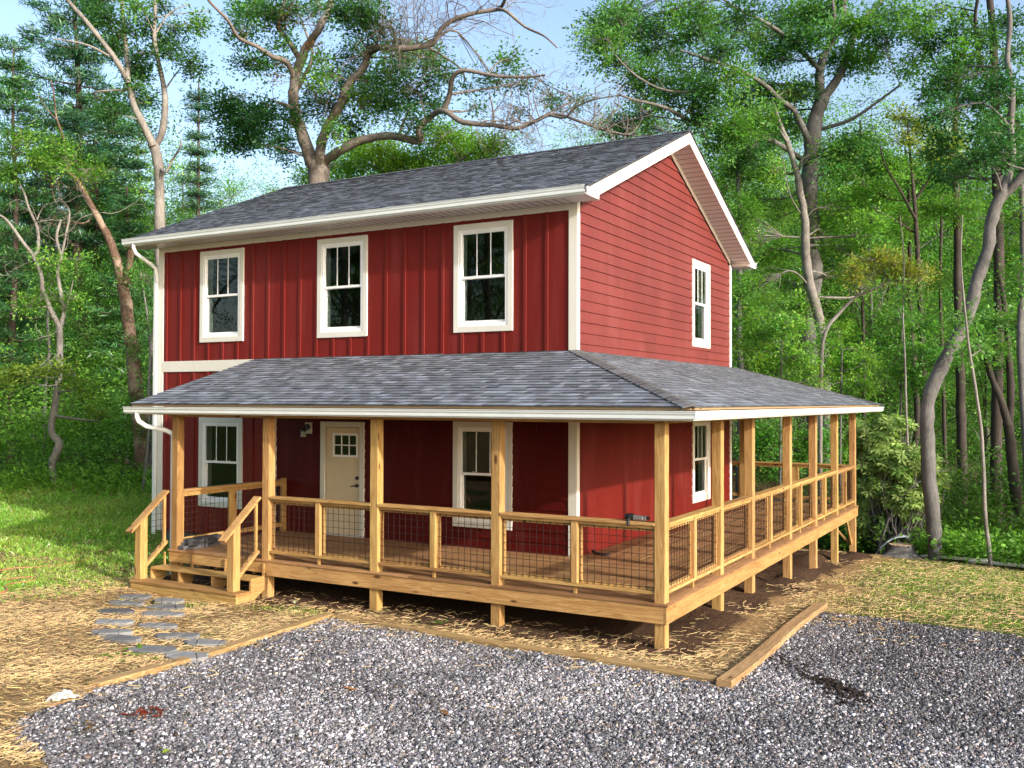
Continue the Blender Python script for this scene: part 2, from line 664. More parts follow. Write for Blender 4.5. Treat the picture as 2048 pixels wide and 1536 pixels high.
def ground_material():
    m, nt, out = mat_new("yard_ground")
    p = principled(nt, out, 0.95, 0.1)
    a = N(nt, "Attribute", attribute_name="tone")
    sep = N(nt, "SeparateColor")
    L(nt, a.outputs["Color"], sep.inputs[0])
    v = coords(nt)
    f1 = noise(nt, v, 22, 5, 0.7)
    f2 = noise(nt, v, 2.2, 4, 0.6)
    f3 = noise(nt, v, 70, 3, 0.6)
    woods = ramp(nt, f1, [(0.3, (0.020, 0.016, 0.010)), (0.7, (0.085, 0.058, 0.034))]).outputs[0]
    straw = ramp(nt, f1, [(0.25, (0.07, 0.04, 0.018)), (0.5, (0.24, 0.152, 0.068)), (0.75, (0.42, 0.29, 0.14))]).outputs[0]
    grass = ramp(nt, f1, [(0.3, (0.035, 0.06, 0.014)), (0.7, (0.12, 0.17, 0.035))]).outputs[0]
    dirt = ramp(nt, f1, [(0.3, (0.026, 0.014, 0.009)), (0.7, (0.135, 0.078, 0.046))]).outputs[0]

    def soft(w):
        # break the mask edge up with noise
        ad = N(nt, "Math", operation="ADD")
        L(nt, w, ad.inputs[0])
        s = N(nt, "Math", operation="MULTIPLY_ADD")
        s.inputs[1].default_value = 0.9
        s.inputs[2].default_value = -0.45
        mm = N(nt, "Math", operation="ADD")
        L(nt, f1, mm.inputs[0])
        L(nt, f2, mm.inputs[1])
        hv = N(nt, "Math", operation="MULTIPLY")
        hv.inputs[1].default_value = 0.5
        L(nt, mm.outputs[0], hv.inputs[0])
        L(nt, hv.outputs[0], s.inputs[0])
        L(nt, s.outputs[0], ad.inputs[1])
        r = N(nt, "MapRange", interpolation_type="SMOOTHSTEP")
        r.inputs["From Min"].default_value = 0.35
        r.inputs["From Max"].default_value = 0.65
        L(nt, ad.outputs[0], r.inputs["Value"])
        return r.outputs[0]

    c = mixc(nt, soft(sep.outputs[2]), woods, dirt)
    c = mixc(nt, soft(sep.outputs[0]), c, straw)
    c = mixc(nt, soft(sep.outputs[1]), c, grass)
    L(nt, c, p.inputs["Base Color"])
    h = N(nt, "Math", operation="ADD")
    L(nt, f1, h.inputs[0])
    L(nt, f3, h.inputs[1])
    bump(nt, h.outputs[0], p, 0.7, 0.03)
    return m


def make_terrain():
    xs = axis_grid(-27, 15, 0.28, 420)
    ys = axis_grid(-10, 17, 0.28, 420)
    X, Y = np.meshgrid(xs, ys, indexing="ij")
    Z = ground(X, Y)
    nearw = (X > -27) & (X < 15) & (Y > -10) & (Y < 17)
    Z = Z + nearw * 0.02 * (vnoise(X, Y, 5.0, 21) - .5)
    # mounded bare soil under and beside the porch on the right-hand side
    mound = np.exp(-((X - 2.2) / 0.9) ** 2) * sstep(-2.4, -1.0, Y) * sstep(11.5, 10.0, Y)
    Z = Z + mound * (0.22 * (vnoise(X, Y, 4.2, 31) - .25) + .10 * (vnoise(X, Y, 9.5, 33) - .5))
    # keep the yard a little under the gravel sheet
    Z = Z - 0.03 * in_poly(X, Y, GRAVEL_POLY)
    n, k = X.shape
    V = np.stack([X, Y, Z], -1).reshape(-1, 3)
    i = np.arange(n - 1)[:, None] * k
    j = np.arange(k - 1)[None, :]
    F = np.stack([i + j, i + k + j, i + k + j + 1, i + j + 1], -1).reshape(-1, 4)
    s, g, d = masks(X, Y)
    tone = np.stack([s, g, d], -1).reshape(-1, 3)
    o = np_mesh("ground", V, F, ground_material(), tone=tone, smooth=True)
    tag(o, "yard ground of straw, patchy grass and bare soil", "ground", kind="structure")


def gravel_material():
    m, nt, out = mat_new("gravel_bed")
    p = principled(nt, out, 0.9, 0.2)
    v = coords(nt)
    vo = N(nt, "TexVoronoi", Scale=46.0)
    L(nt, v, vo.inputs["Vector"])
    sep = N(nt, "SeparateColor")
    L(nt, vo.outputs["Color"], sep.inputs[0])
    c = ramp(nt, sep.outputs[0], [(0, (0.02, 0.02, 0.021)), (0.5, (0.09, 0.087, 0.09)), (1, (0.25, 0.24, 0.245))]).outputs[0]
    e = ramp(nt, vo.outputs["Distance"], [(0.25, (1, 1, 1)), (0.7, (0.12, 0.11, 0.11))]).outputs[0]
    c = mixc(nt, 1.0, c, e, "MULTIPLY")
    # dark fines and spilled soil
    big = noise(nt, v, 0.55, 5, 0.65)
    c = mixc(nt, ramp(nt, big, [(0.52, (0, 0, 0)), (0.68, (1, 1, 1))]).outputs[0], c, mixc(nt, 0.75, c, (0.035, 0.032, 0.03)))
    L(nt, c, p.inputs["Base Color"])
    bump(nt, vo.outputs["Distance"], p, 1.0, 0.02).invert = True
    return m


def gravel_dark(x, y):
    """0..1: where the gravel has turned dark (damp fines, tyre-dragged soil)"""
    n = vnoise(x, y, 1.1, 41)
    right = sstep(3.2, 4.4, x + 0.8 * (n - .5)) * sstep(-4.4, -2.2, y + 1.6 * (n - .5) + .25 * (x - 4))
    spots = np.clip((vnoise(x, y, 2.1, 43) * vnoise(x, y, 0.9, 44) - .45) * 2.5, 0, 1)
    return np.clip(0.50 * right + 0.40 * spots, 0, 1)


def make_gravel():
    s = 0.1
    xs = np.arange(-2.6, 14, s)
    ys = np.arange(-12, 1.2, s)
    X, Y = np.meshgrid(xs, ys, indexing="ij")
    n, k = X.shape
    wob = 0.07
    Xw = X + wob * (vnoise(X, Y, 9, 51) - .5)
    Yw = Y + wob * (vnoise(X, Y, 9, 52) - .5)
    Z = ground(Xw, Yw) + 0.006 + 0.02 * (vnoise(X, Y, 3.0, 22) - .5)
    V = np.stack([Xw, Yw, Z], -1).reshape(-1, 3)
    i = np.arange(n - 1)[:, None] * k
    j = np.arange(k - 1)[None, :]
    F = np.stack([i + j, i + k + j, i + k + j + 1, i + j + 1], -1).reshape(-1, 4)
    cx = V[F].mean(1)
    F = F[in_poly(cx[:, 0], cx[:, 1], GRAVEL_POLY)]
    used = np.unique(F)
    mp = np.zeros(len(V), int)
    mp[used] = np.arange(len(used))
    o = np_mesh("gravel_driveway", V[used], mp[F], gravel_material(), smooth=True)
    tag(o, "grey crushed gravel parking pad in front of the porch", "driveway", kind="structure")

    # loose stones over the pad
    r = np.random.default_rng(11)
    NS = 560000
    x = r.uniform(-2.4, 9.5, NS)
    y = r.uniform(-11.0, 0.7, NS)
    vis = in_poly(x + r.normal(0, .05, NS), y + r.normal(0, .05, NS), GRAVEL_POLY)
    # visible wedge only
    dx, dy = x - CAM[0], y - CAM[1]
    fwd = dx * CF[0] + dy * CF[1]
    rt = dx * CR[0] + dy * CR[1]
    vis &= (r.random(NS) < np.clip(10.0 / np.maximum(fwd, 1), .4, 1)) & (fwd > 5.8) & (np.abs(rt) < 0.56 * fwd + 0.3)
    x, y = x[vis], y[vis]
    n = len(x)
    size = np.clip(r.lognormal(math.log(0.0086), 0.40, n), 0.004, 0.024)
    base = np.array([(-1, -1, -1), (1, -1, -1), (1, 1, -1), (-1, 1, -1), (-1, -1, 1), (1, -1, 1), (1, 1, 1), (-1, 1, 1)], float)
    P = base[None] * r.uniform(0.55, 1.15, (n, 8, 3)) * size[:, None, None] * r.uniform(0.65, 1.35, (n, 1, 3))
    P[:, :, 2] *= 0.65
    P[:, 4:, :2] *= r.uniform(0.35, 0.85, (n, 1, 1))
    a = r.uniform(0, 6.28, n)
    ca, sa = np.cos(a)[:, None], np.sin(a)[:, None]
    tx = r.normal(0, .35, n)[:, None]
    PX = P[:, :, 0] * ca - P[:, :, 1] * sa
    PY = P[:, :, 0] * sa + P[:, :, 1] * ca
    PZ = P[:, :, 2] + PX * tx
    z = ground(x, y) + 0.006 + 0.02 * (vnoise(x, y, 3.0, 22) - .5) + size * 0.35
    V = np.stack([PX + x[:, None], PY + y[:, None], PZ + z[:, None]], -1).reshape(-1, 3)
    f = np.array([(0, 3, 2, 1), (4, 5, 6, 7), (0, 1, 5, 4), (1, 2, 6, 5), (2, 3, 7, 6), (3, 0, 4, 7)])
    F = (f[None] + 8 * np.arange(n)[:, None, None]).reshape(-1, 4)
    g = np.clip(r.lognormal(math.log(0.135), 0.62, n), 0.015, 0.62)
    lightp = vnoise(x, y, 1.7, 61)
    g = g * (0.75 + 0.5 * lightp)
    g = g * (1 - 0.62 * gravel_dark(x, y))
    hue = np.stack([np.full(n, 1.02), np.full(n, .98), np.full(n, 1.03)], -1) + r.normal(0, .03, (n, 3))
    warm = r.random(n) < 0.06
    hue[warm] *= (1.15, .92, .7)
    pale = r.random(n) < .08
    g = np.where(pale, r.uniform(.38, .68, n) * (1 - .45 * gravel_dark(x, y)), g * 1.12)
    tone = np.clip(g[:, None] * hue, 0.01, .85)
    o = np_mesh("gravel_stones", V, F, M["gravel"], tone=np.repeat(tone, 8, 0))
    tag(o, "loose crushed grey stones covering the parking pad", "gravel", kind="stuff")
# ------------------------------------------------------------------ the house
W, D = 9.643, 8.353
ZS = 5.66            # soffit height
SL = 0.424           # main roof slope
SP = 0.30            # porch roof slope
ZP = 3.287           # porch roof meets wall
EE = 2.895           # porch shingle edge
PX, PY = 2.495, 2.68  # outer post faces
YB = 10.275          # outer face of back posts
PW = 0.14


class Frame:
    """wall frame: u along the wall, w outward, z up"""

    def __init__(self, o, du, n):
        self.o, self.du, self.n = np.array(o, float), np.array(du, float), np.array(n, float)

    def p(self, u, w, z):
        q = self.o + self.du * u + self.n * w
        return (q[0], q[1], q[2] + z)


FRONT = Frame((0, 0, 0), (1, 0, 0), (0, -1, 0))
GABLE = Frame((0, 0, 0), (0, 1, 0), (1, 0, 0))
LEFT = Frame((-W, 0, 0), (0, 1, 0), (-1, 0, 0))
BACK = Frame((0, D, 0), (1, 0, 0), (0, 1, 0))


def obox(mb, fr, u0, u1, w0, w1, z0, z1):
    c = [(u0, w0, z0), (u1, w0, z0), (u1, w1, z0), (u0, w1, z0), (u0, w0, z1), (u1, w0, z1), (u1, w1, z1), (u0, w1, z1)]
    mb.add([fr.p(*q) for q in c],
           [(0, 3, 2, 1), (4, 5, 6, 7), (0, 1, 5, 4), (1, 2, 6, 5), (2, 3, 7, 6), (3, 0, 4, 7)])


def oring(mb, fr, u0, u1, z0, z1, tl, tb, tt, w0, w1):
    """rectangular frame as one closed piece: tl sides, tb bottom, tt top"""
    out = [(u0, z0), (u1, z0), (u1, z1), (u0, z1)]
    inn = [(u0 + tl, z0 + tb), (u1 - tl, z0 + tb), (u1 - tl, z1 - tt), (u0 + tl, z1 - tt)]
    vs = [fr.p(u, w, z) for w in (w0, w1) for q in (out, inn) for u, z in q]
    fs = []
    for i in range(4):
        j = (i + 1) % 4
        fs += [(i, j, 4 + j, 4 + i), (8 + i, 12 + i, 12 + j, 8 + j), (i, 8 + i, 8 + j, j), (4 + i, 4 + j, 12 + j, 12 + i)]
    mb.add(vs, fs)


# windows: frame, u0, u1, z0, z1 (outer trim)
WINS = [(FRONT, -8.45, -7.25, 3.646, 5.491), (FRONT, -5.361, -4.19, 3.646, 5.491), (FRONT, -2.32, -1.157, 3.646, 5.491),
        (FRONT, -8.45, -7.25, 0.341, 2.131), (FRONT, -2.32, -1.157, 0.341, 2.131),
        (GABLE, 5.588, 6.758, 3.646, 5.491), (GABLE, 5.588, 6.758, 0.341, 2.131)]
DOOR = (-5.25, -4.23, 0.0, 2.09)


def holes_of(fr):
    h = [(u0 + .06, u1 - .06, z0 + .06, z1 - .06) for f, u0, u1, z0, z1 in WINS if f is fr]
    if fr is FRONT:
        h.append((DOOR[0] + .06, DOOR[1] - .06, -1, DOOR[3] - .06))
    return h


def spans(a, b, cuts):
    segs = [(a, b)]
    for c0, c1 in cuts:
        out = []
        for s0, s1 in segs:
            if c1 <= s0 or c0 >= s1:
                out.append((s0, s1))
                continue
            if c0 > s0:
                out.append((s0, c0))
            if c1 < s1:
                out.append((c1, s1))
        segs = out
    return segs


def lap_wall(fr, lims, z0, z1, holes, seed=1, ex=0.1778, zref=0.0):
    """lap siding; lims(z)->(u0,u1)"""
    r = random.Random(seed)
    mb = MB()
    k0 = math.floor((z0 - zref) / ex)
    zc = zref + k0 * ex
    while zc < z1 - 1e-6:
        a, b = max(zc, z0), min(zc + ex, z1)
        cuts = sorted({a, b} | {h[i] for h in holes for i in (2, 3) if a < h[i] < b})

        def off(z):
            return 0.024 - 0.020 * (z - zc) / ex
        first = True
        # random butt joints between planks
        la, ra = lims(a)
        joints = []
        u = la + r.uniform(0.6, 3.6)
        while u < ra - 0.3:
            joints.append(u)
            u += 3.66
        for za, zb in zip(cuts[:-1], cuts[1:]):
            hs = [(h[0], h[1]) for h in holes if h[2] < (za + zb) / 2 < h[3]]
            l0, r0 = lims(za)
            l1, r1 = lims(zb)
            js = [(j - .0026, j + .0026) for j in joints]
            for s0, s1 in spans(min(l0, l1), max(r0, r1), hs + js):
                a0, b0 = max(s0, l0), min(s1, r0)
                a1, b1 = max(s0, l1), min(s1, r1)
                if b0 - a0 < .001 and b1 - a1 < .001:
                    continue
                b0, b1 = max(a0, b0), max(a1, b1)
                lip = fr.p(a0, 0.002, za), fr.p(b0, 0.002, za)
                mb.add([fr.p(a0, off(za), za), fr.p(b0, off(za), za), fr.p(b1, off(zb), zb), fr.p(a1, off(zb), zb), *lip],
                       [(0, 1, 2, 3)] + ([(4, 5, 1, 0)] if first else []))
            first = False
        zc += ex
    return mb


def board_wall(fr, u0, u1, z0, z1, holes, battens):
    mb = MB()
    us = sorted({u0, u1} | {h[i] for h in holes for i in (0, 1) if u0 < h[i] < u1})
    for a, b in zip(us[:-1], us[1:]):
        hs = [(h[2], h[3]) for h in holes if h[0] < (a + b) / 2 < h[1]]
        for s0, s1 in spans(z0, z1, hs):
            mb.quad(fr.p(a, .004, s0), fr.p(b, .004, s0), fr.p(b, .004, s1), fr.p(a, .004, s1))
    for c in battens:
        hs = [(h[2] - .05, h[3] + .05) for h in holes if h[0] - .08 < c < h[1] + .08]
        for s0, s1 in spans(z0, z1, hs):
            obox(mb, fr, c - .032, c + .032, 0.004, .026, s0, s1)
    return mb


def make_window(house, fr, u0, u1, z0, z1, label=None):
    t = .098
    tr = MB()
    oring(tr, fr, u0, u1, z0, z1, t, t, t, .0, .036)
    win = tr.build("window", M["cream"], house, .003)
    if label:
        win["label"] = label
    a, b, c, d = u0 + t, u1 - t, z0 + t, z1 - t
    f = MB()
    fw = .048
    oring(f, fr, a, b, c, d, fw, .055, fw, -.06, .026)
    f.build("frame", M["vinyl"], win, .002)
    zm = c + (d - c) * .505
    ai, bi, ci, di = a + fw, b - fw, c + .055, d - fw
    # upper sash (outer track)
    s = MB()
    sw = .026
    oring(s, fr, ai, bi, zm - .022, di, sw, .044, sw, -.03, .012)
    s.build("sash", M["vinyl"], win, .002)
    s = MB()
    lw = .034
    oring(s, fr, ai, bi, ci, zm - .0225, lw, .045, .004, -.062, -.031)
    s.build("sash", M["vinyl"], win, .002)
    for k in (1, 2):
        m = MB()
        x = ai + sw + (bi - ai - 2 * sw) * k / 3
        obox(m, fr, x - .008, x + .008, -.018, -.006, zm + .022, di - sw)
        m.build("muntin", M["vinyl"], win)
    for k in (.28, .72):
        lk = MB()
        x = ai + (bi - ai) * k
        obox(lk, fr, x - .03, x + .03, -.03, -.012, zm + .022, zm + .04)
        lk.build("sash_lock", M["vinyl"], win, .004)
    g = MB()
    g.quad(fr.p(ai + sw, -.012, zm + .02), fr.p(bi - sw, -.012, zm + .02), fr.p(bi - sw, -.012, di - sw), fr.p(ai + sw, -.012, di - sw))
    g.build("glass", M["glass"], win)
    g = MB()
    g.quad(fr.p(ai + lw, -.046, ci + .04), fr.p(bi - lw, -.046, ci + .04), fr.p(bi - lw, -.046, zm - .02), fr.p(ai + lw, -.046, zm - .02))
    g.build("glass", M["glass"], win)
    j = MB()
    oring(j, fr, ai - .03, bi + .03, ci - .03, di + .03, .012, .012, .012, -.20, -.0625)
    j.build("jamb", M["jamb"], win)


def shingle_plane(mb, O, e, s, n, left, right, T, r, lite=1.0, ex=.143, gain=1.12):
    """courses of laminated shingles; left(t), right(t) limits along e at slope distance t"""
    O, e, s, n = (Vector(q) for q in (O, e, s, n))
    t = 0.0
    while t < T - 1e-4:
        t1 = min(t + ex, T)
        l0, l1, r0, r1 = left(t), left(t1), right(t), right(t1)
        u = min(l0, l1) - r.uniform(0, .3)
        while u < max(r0, r1):
            w = r.uniform(.08, .24)
            tooth = r.random() < .5
            h = .019 if tooth else .012
            a0, a1 = max(u, l0), max(u, l1)
            b0, b1 = min(u + w, r0), min(u + w, r1)
            if b0 > a0 + .002 or b1 > a1 + .002:
                b0, b1 = max(a0, b0), max(a1, b1)
                g = r.choice((.06, .075, .08, .09, .095, .105, .12, .15)) * r.uniform(.85, 1.15) * lite
                if tooth:
                    g *= 1.12
                g *= 1.36 * gain
                mb.tone = (g * r.uniform(.90, .98), g * 1.03, g * r.uniform(1.14, 1.26))
                p = [O + e * a0 + s * t + n * h, O + e * b0 + s * t + n * h,
                     O + e * b1 + s * (t1 + .004) + n * .0035, O + e * a1 + s * (t1 + .004) + n * .0035,
                     O + e * a0 + s * t - n * .004, O + e * b0 + s * t - n * .004,
                     O + e * a1 + s * t1 - n * .004, O + e * b1 + s * t1 - n * .004]
                mb.add(p, [(0, 1, 2, 3)])
                dk = mb.tone
                mb.tone = tuple(c * .4 for c in dk)  # tab shadow put into the colour of the butt and side edges
                mb.add([p[4], p[5], p[1], p[0]], [(0, 1, 2, 3)])
                mb.add([p[4], p[0], p[3], p[6]], [(0, 1, 2, 3)])
                mb.add([p[5], p[1], p[2], p[7]], [(0, 1, 2, 3)])
            u += w
        t = t1


def gutter_run(mb, p0, p1, out, h=.125, w=.10):
    """K-style gutter from p0 to p1 (top back edge), out = outward unit vector"""
    p0, p1, o = Vector(p0), Vector(p1), Vector(out)
    prof = [(0, 0), (0, -h), (w * .55, -h), (w * .62, -h * .86), (w * .80, -h * .55), (w * .92, -h * .34), (w * .97, -h * .26), (w * .97, -h * .04),
            (w * 1.06, -h * .04), (w * 1.06, .004), (w * .90, .004), (w * .90, -.012), (w * .86, -.012), (w * .86, -h * .8), (w * .1, -h * .8), (w * .1, 0)]
    pts = [p0 + o * a + Vector((0, 0, b)) for a, b in prof]
    mb.prism(pts, p1 - p0)


def gutter_miter(mb, pts_path, outs, h=.125, w=.10):
    """gutter following a path with mitred corners; outs = outward offset direction at each path point"""
    prof = [(0, 0), (0, -h), (w * .55, -h), (w * .62, -h * .86), (w * .80, -h * .55), (w * .92, -h * .34), (w * .97, -h * .26), (w * .97, -h * .04),
            (w * 1.06, -h * .04), (w * 1.06, .004), (w * .90, .004), (w * .90, -.012), (w * .86, -.012), (w * .86, -h * .8), (w * .1, -h * .8), (w * .1, 0)]
    n = len(prof)
    base = []
    for p, o in zip(pts_path, outs):
        p, o = Vector(p), Vector(o)
        base += [p + o * a + Vector((0, 0, b)) for a, b in prof]
    fs = []
    for i in range(len(pts_path) - 1):
        for j in range(n):
            k = (j + 1) % n
            fs.append((i * n + j, i * n + k, (i + 1) * n + k, (i + 1) * n + j))
    fs.append(tuple(range(n))[::-1])
    m = (len(pts_path) - 1) * n
    fs.append(tuple(range(m, m + n)))
    mb.add(base, fs)


def make_house():
    H = empty("house", (0, 0, 0), "red two-storey house with white windows, grey shingle roofs and a wrap-around pine porch", "house")
    hf = holes_of(FRONT)
    hg = holes_of(GABLE)
    # ---- walls
    bat = [-.53 - .405 * k for k in range(23)]
    board_wall(FRONT, -W, 0, 3.20, ZS, hf, bat).build("board_and_batten_wall", M["red_v"], H, .003)
    board_wall(FRONT, -W, -6.38, -.22, 3.10, hf, [b for b in bat if b < -6.5]).build("board_and_batten_wall", M["red_v"], H, .003)
    lap_wall(FRONT, lambda z: (-6.38, 0), .0, 2.6, hf, 3).build("lap_siding_wall", M["red_shade_h"], H)

    def rake(z):
        k = max(0, (z - 5.62) / SL)
        return (k, D - k)
    lap_wall(GABLE, lambda z: (0, D), .0, 2.6, hg, 4).build("lap_siding_wall", M["red_shade_l"], H)
    lap_wall(GABLE, rake, 3.16, 7.40, hg, 5, zref=5.5414 - .1778 * 40).build("lap_siding_wall", M["red_glare_g"], H)
    lap_wall(LEFT, lambda z: (0, D) if z < 5.62 else rake(z), -.22, 7.40, [], 6).build("lap_siding_wall", M["red_glare_g"], H)
    lap_wall(BACK, lambda z: (-W, 0), -.22, ZS, [], 7).build("lap_siding_wall", M["red_shade_h"], H)
    fb = MB()
    fb.box(-W + .04, -.04, .04, D - .04, -1.6, -.2)
    fb.build("foundation", plain("block_foundation", (.10, .095, .09), .9, 0, .2, 8, .2), H)
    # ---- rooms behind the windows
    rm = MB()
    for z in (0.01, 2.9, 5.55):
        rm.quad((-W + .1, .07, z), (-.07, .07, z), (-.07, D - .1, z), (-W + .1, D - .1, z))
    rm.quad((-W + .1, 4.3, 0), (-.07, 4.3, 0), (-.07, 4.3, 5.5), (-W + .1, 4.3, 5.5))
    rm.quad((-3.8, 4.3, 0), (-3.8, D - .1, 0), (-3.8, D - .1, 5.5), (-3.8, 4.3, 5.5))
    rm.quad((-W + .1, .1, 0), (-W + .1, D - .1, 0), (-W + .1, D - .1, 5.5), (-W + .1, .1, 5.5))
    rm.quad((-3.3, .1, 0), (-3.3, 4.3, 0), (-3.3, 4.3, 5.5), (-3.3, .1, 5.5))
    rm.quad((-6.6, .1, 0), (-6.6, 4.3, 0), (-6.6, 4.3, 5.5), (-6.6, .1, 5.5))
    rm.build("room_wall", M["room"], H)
    # ---- trim
    def cb(fr, u0, u1, z0, z1, name="corner_board", w=.03):
        m = MB()
        obox(m, fr, u0, u1, .0, w, z0, z1)
        return m
    m = MB()
    obox(m, FRONT, -.125, .030, .0, .030, -.05, ZS - .002)
    obox(m, GABLE, .0, .075, .0, .030, -.05, ZS + .045)
    m.build("corner_board", M["cream"], H, .003)
    m = MB()
    obox(m, FRONT, -W - .03, -W + .115, .0, .030, -.22, ZS - .002)
    obox(m, LEFT, .0, .09, .0, .030, -.22, ZS + .02)
    m.build("corner_board", M["cream"], H, .003)
    m = MB()
    obox(m, GABLE, D - .10, D + .03, .0, .030, -.05, ZS + .03)
    m.build("corner_board", M["cream"], H, .003)
    m = MB()
    obox(m, FRONT, -W + .116, -.126, .0, .027, 5.555, ZS - .002)
    m.build("frieze_board", M["cream"], H, .003)
    m = MB()
    obox(m, FRONT, -W + .116, -6.60, .0, .034, 3.06, 3.28)
    m.build("band_board", M["cream"], H, .003)
    m = MB()
    obox(m, FRONT, -6.42, -6.36, .0, .034, -.02, 2.5)
    m.build("trim_strip", M["cream"], H, .003)
    for i, w in enumerate(WINS):
        make_window(H, *w)
    make_door(H)
    make_lamp(H)
    make_main_roof(H)
    make_porch_roof(H)
    make_porch(H)
    make_stairs(H)
    # ---- downspouts
    m = MB()
    m.tube([(-9.80, -.56, 5.68), (-9.80, -.56, 5.60), (-9.79, -.52, 5.50), (-9.72, -.18, 5.30), (-9.70, -.09, 5.22), (-9.70, -.075, 5.1)], .042, 10)
    m.box(-9.735, -9.655, -.105, -.045, -.30, 5.12)
    m.box(-9.742, -9.648, -.108, -.03, 3.0, 3.04)
    m.build("downspout", M["gutter"], H, .006)
    m = MB()
    m.tube([(-6.73, -2.94, 2.27), (-6.73, -2.94, 2.19), (-6.71, -2.92, 2.12), (-6.62, -2.84, 2.04), (-6.36, -2.66, 1.97), (-6.27, -2.60, 1.92), (-6.25, -2.585, 1.82)], .042, 10)
    m.box(-6.29, -6.215, -2.62, -2.55, -.45, 1.84)
    m.build("downspout", M["gutter"], H, .006)
    return H


def make_door(H):
    u0, u1, z0, z1 = DOOR
    t = MB()
    oring(t, FRONT, u0, u1, z0, z1, .10, .03, .10, .0, .045)
    d = MB()
    a, b = u0 + .112, u1 - .106
    wx0, wx1, wz0, wz1 = -4.945, -4.415, 1.47, 1.85
    for q in ((a, wx0, .035, 1.98), (wx1, b, .035, 1.98), (wx0, wx1, .035, wz0), (wx0, wx1, wz1, 1.98)):
        obox(d, FRONT, q[0], q[1], -.03, .006, q[2], q[3])
    # raised plank lines
    for k in range(1, 3):
        x = wx0 + (wx1 - wx0) * k / 3
        obox(d, FRONT, x - .004, x + .004, .006, .009, .25, wz0 - .12)
    door = d.build("door", M["door"], H, .003)
    t.build("door_frame", M["cream"], door, .003)
    w = MB()
    obox(w, FRONT, wx0 - .03, wx0 + .012, .006, .022, wz0 - .03, wz1 + .03)
    obox(w, FRONT, wx1 - .012, wx1 + .03, .006, .022, wz0 - .03, wz1 + .03)
    obox(w, FRONT, wx0 + .012, wx1 - .012, .006, .020, wz0 - .03, wz0 + .012)
    obox(w, FRONT, wx0 + .012, wx1 - .012, .006, .020, wz1 - .012, wz1 + .03)
    for k in (1, 2):
        x = wx0 + (wx1 - wx0) * k / 3
        obox(w, FRONT, x - .011, x + .011, .003, .018, wz0 + .012, wz1 - .012)
    zc = (wz0 + wz1) / 2
    obox(w, FRONT, wx0 + .012, wx1 - .012, .003, .016, zc - .010, zc + .010)
    w.build("window_grille", M["vinyl"], door, .002)
    g = MB()
    g.quad(FRONT.p(wx0, 0, wz0), FRONT.p(wx1, 0, wz0), FRONT.p(wx1, 0, wz1), FRONT.p(wx0, 0, wz1))
    g.build("glass", M["glass"], door)
    h = MB()
    h.tube([FRONT.p(-4.40, .006, .93), FRONT.p(-4.40, .045, .93)], .030, 12)
    h.tube([FRONT.p(-4.40, .05, .935), FRONT.p(-4.44, .055, .93), FRONT.p(-4.49, .055, .915), FRONT.p(-4.53, .05, .92)], [.013, .011, .009, .007], 8)
    h.build("handle", M["black"], door, smooth=True)
    h = MB()
    h.tube([FRONT.p(-4.40, .006, 1.07), FRONT.p(-4.40, .03, 1.07)], .032, 14)
    h.build("deadbolt", M["black"], door)


def make_lamp(H):
    m = MB()
    obox(m, FRONT, -5.635, -5.47, .0, .035, 1.855, 2.065)
    lamp = m.build("wall_lamp", M["cream"], H, .003)
    m = MB()
    m.tube([FRONT.p(-5.565, .035, 1.985), FRONT.p(-5.565, .055, 1.985)], .062, 16)
    m.tube([FRONT.p(-5.565, .05, 1.985), FRONT.p(-5.565, .10, 2.0), FRONT.p(-5.565, .14, 1.985), FRONT.p(-5.565, .15, 1.95)], .011, 8)
    m.tube([FRONT.p(-5.565, .15, 1.965), FRONT.p(-5.565, .15, 1.935), FRONT.p(-5.565, .15, 1.90)], [.02, .05, .055], 12)
    m.build("arm", M["black"], lamp)
    m = MB()
    m.tube([FRONT.p(-5.565, .15, 1.90), FRONT.p(-5.565, .15, 1.80)], [.045, .055], 12)
    m.build("lamp_shade", M["lens"], lamp)


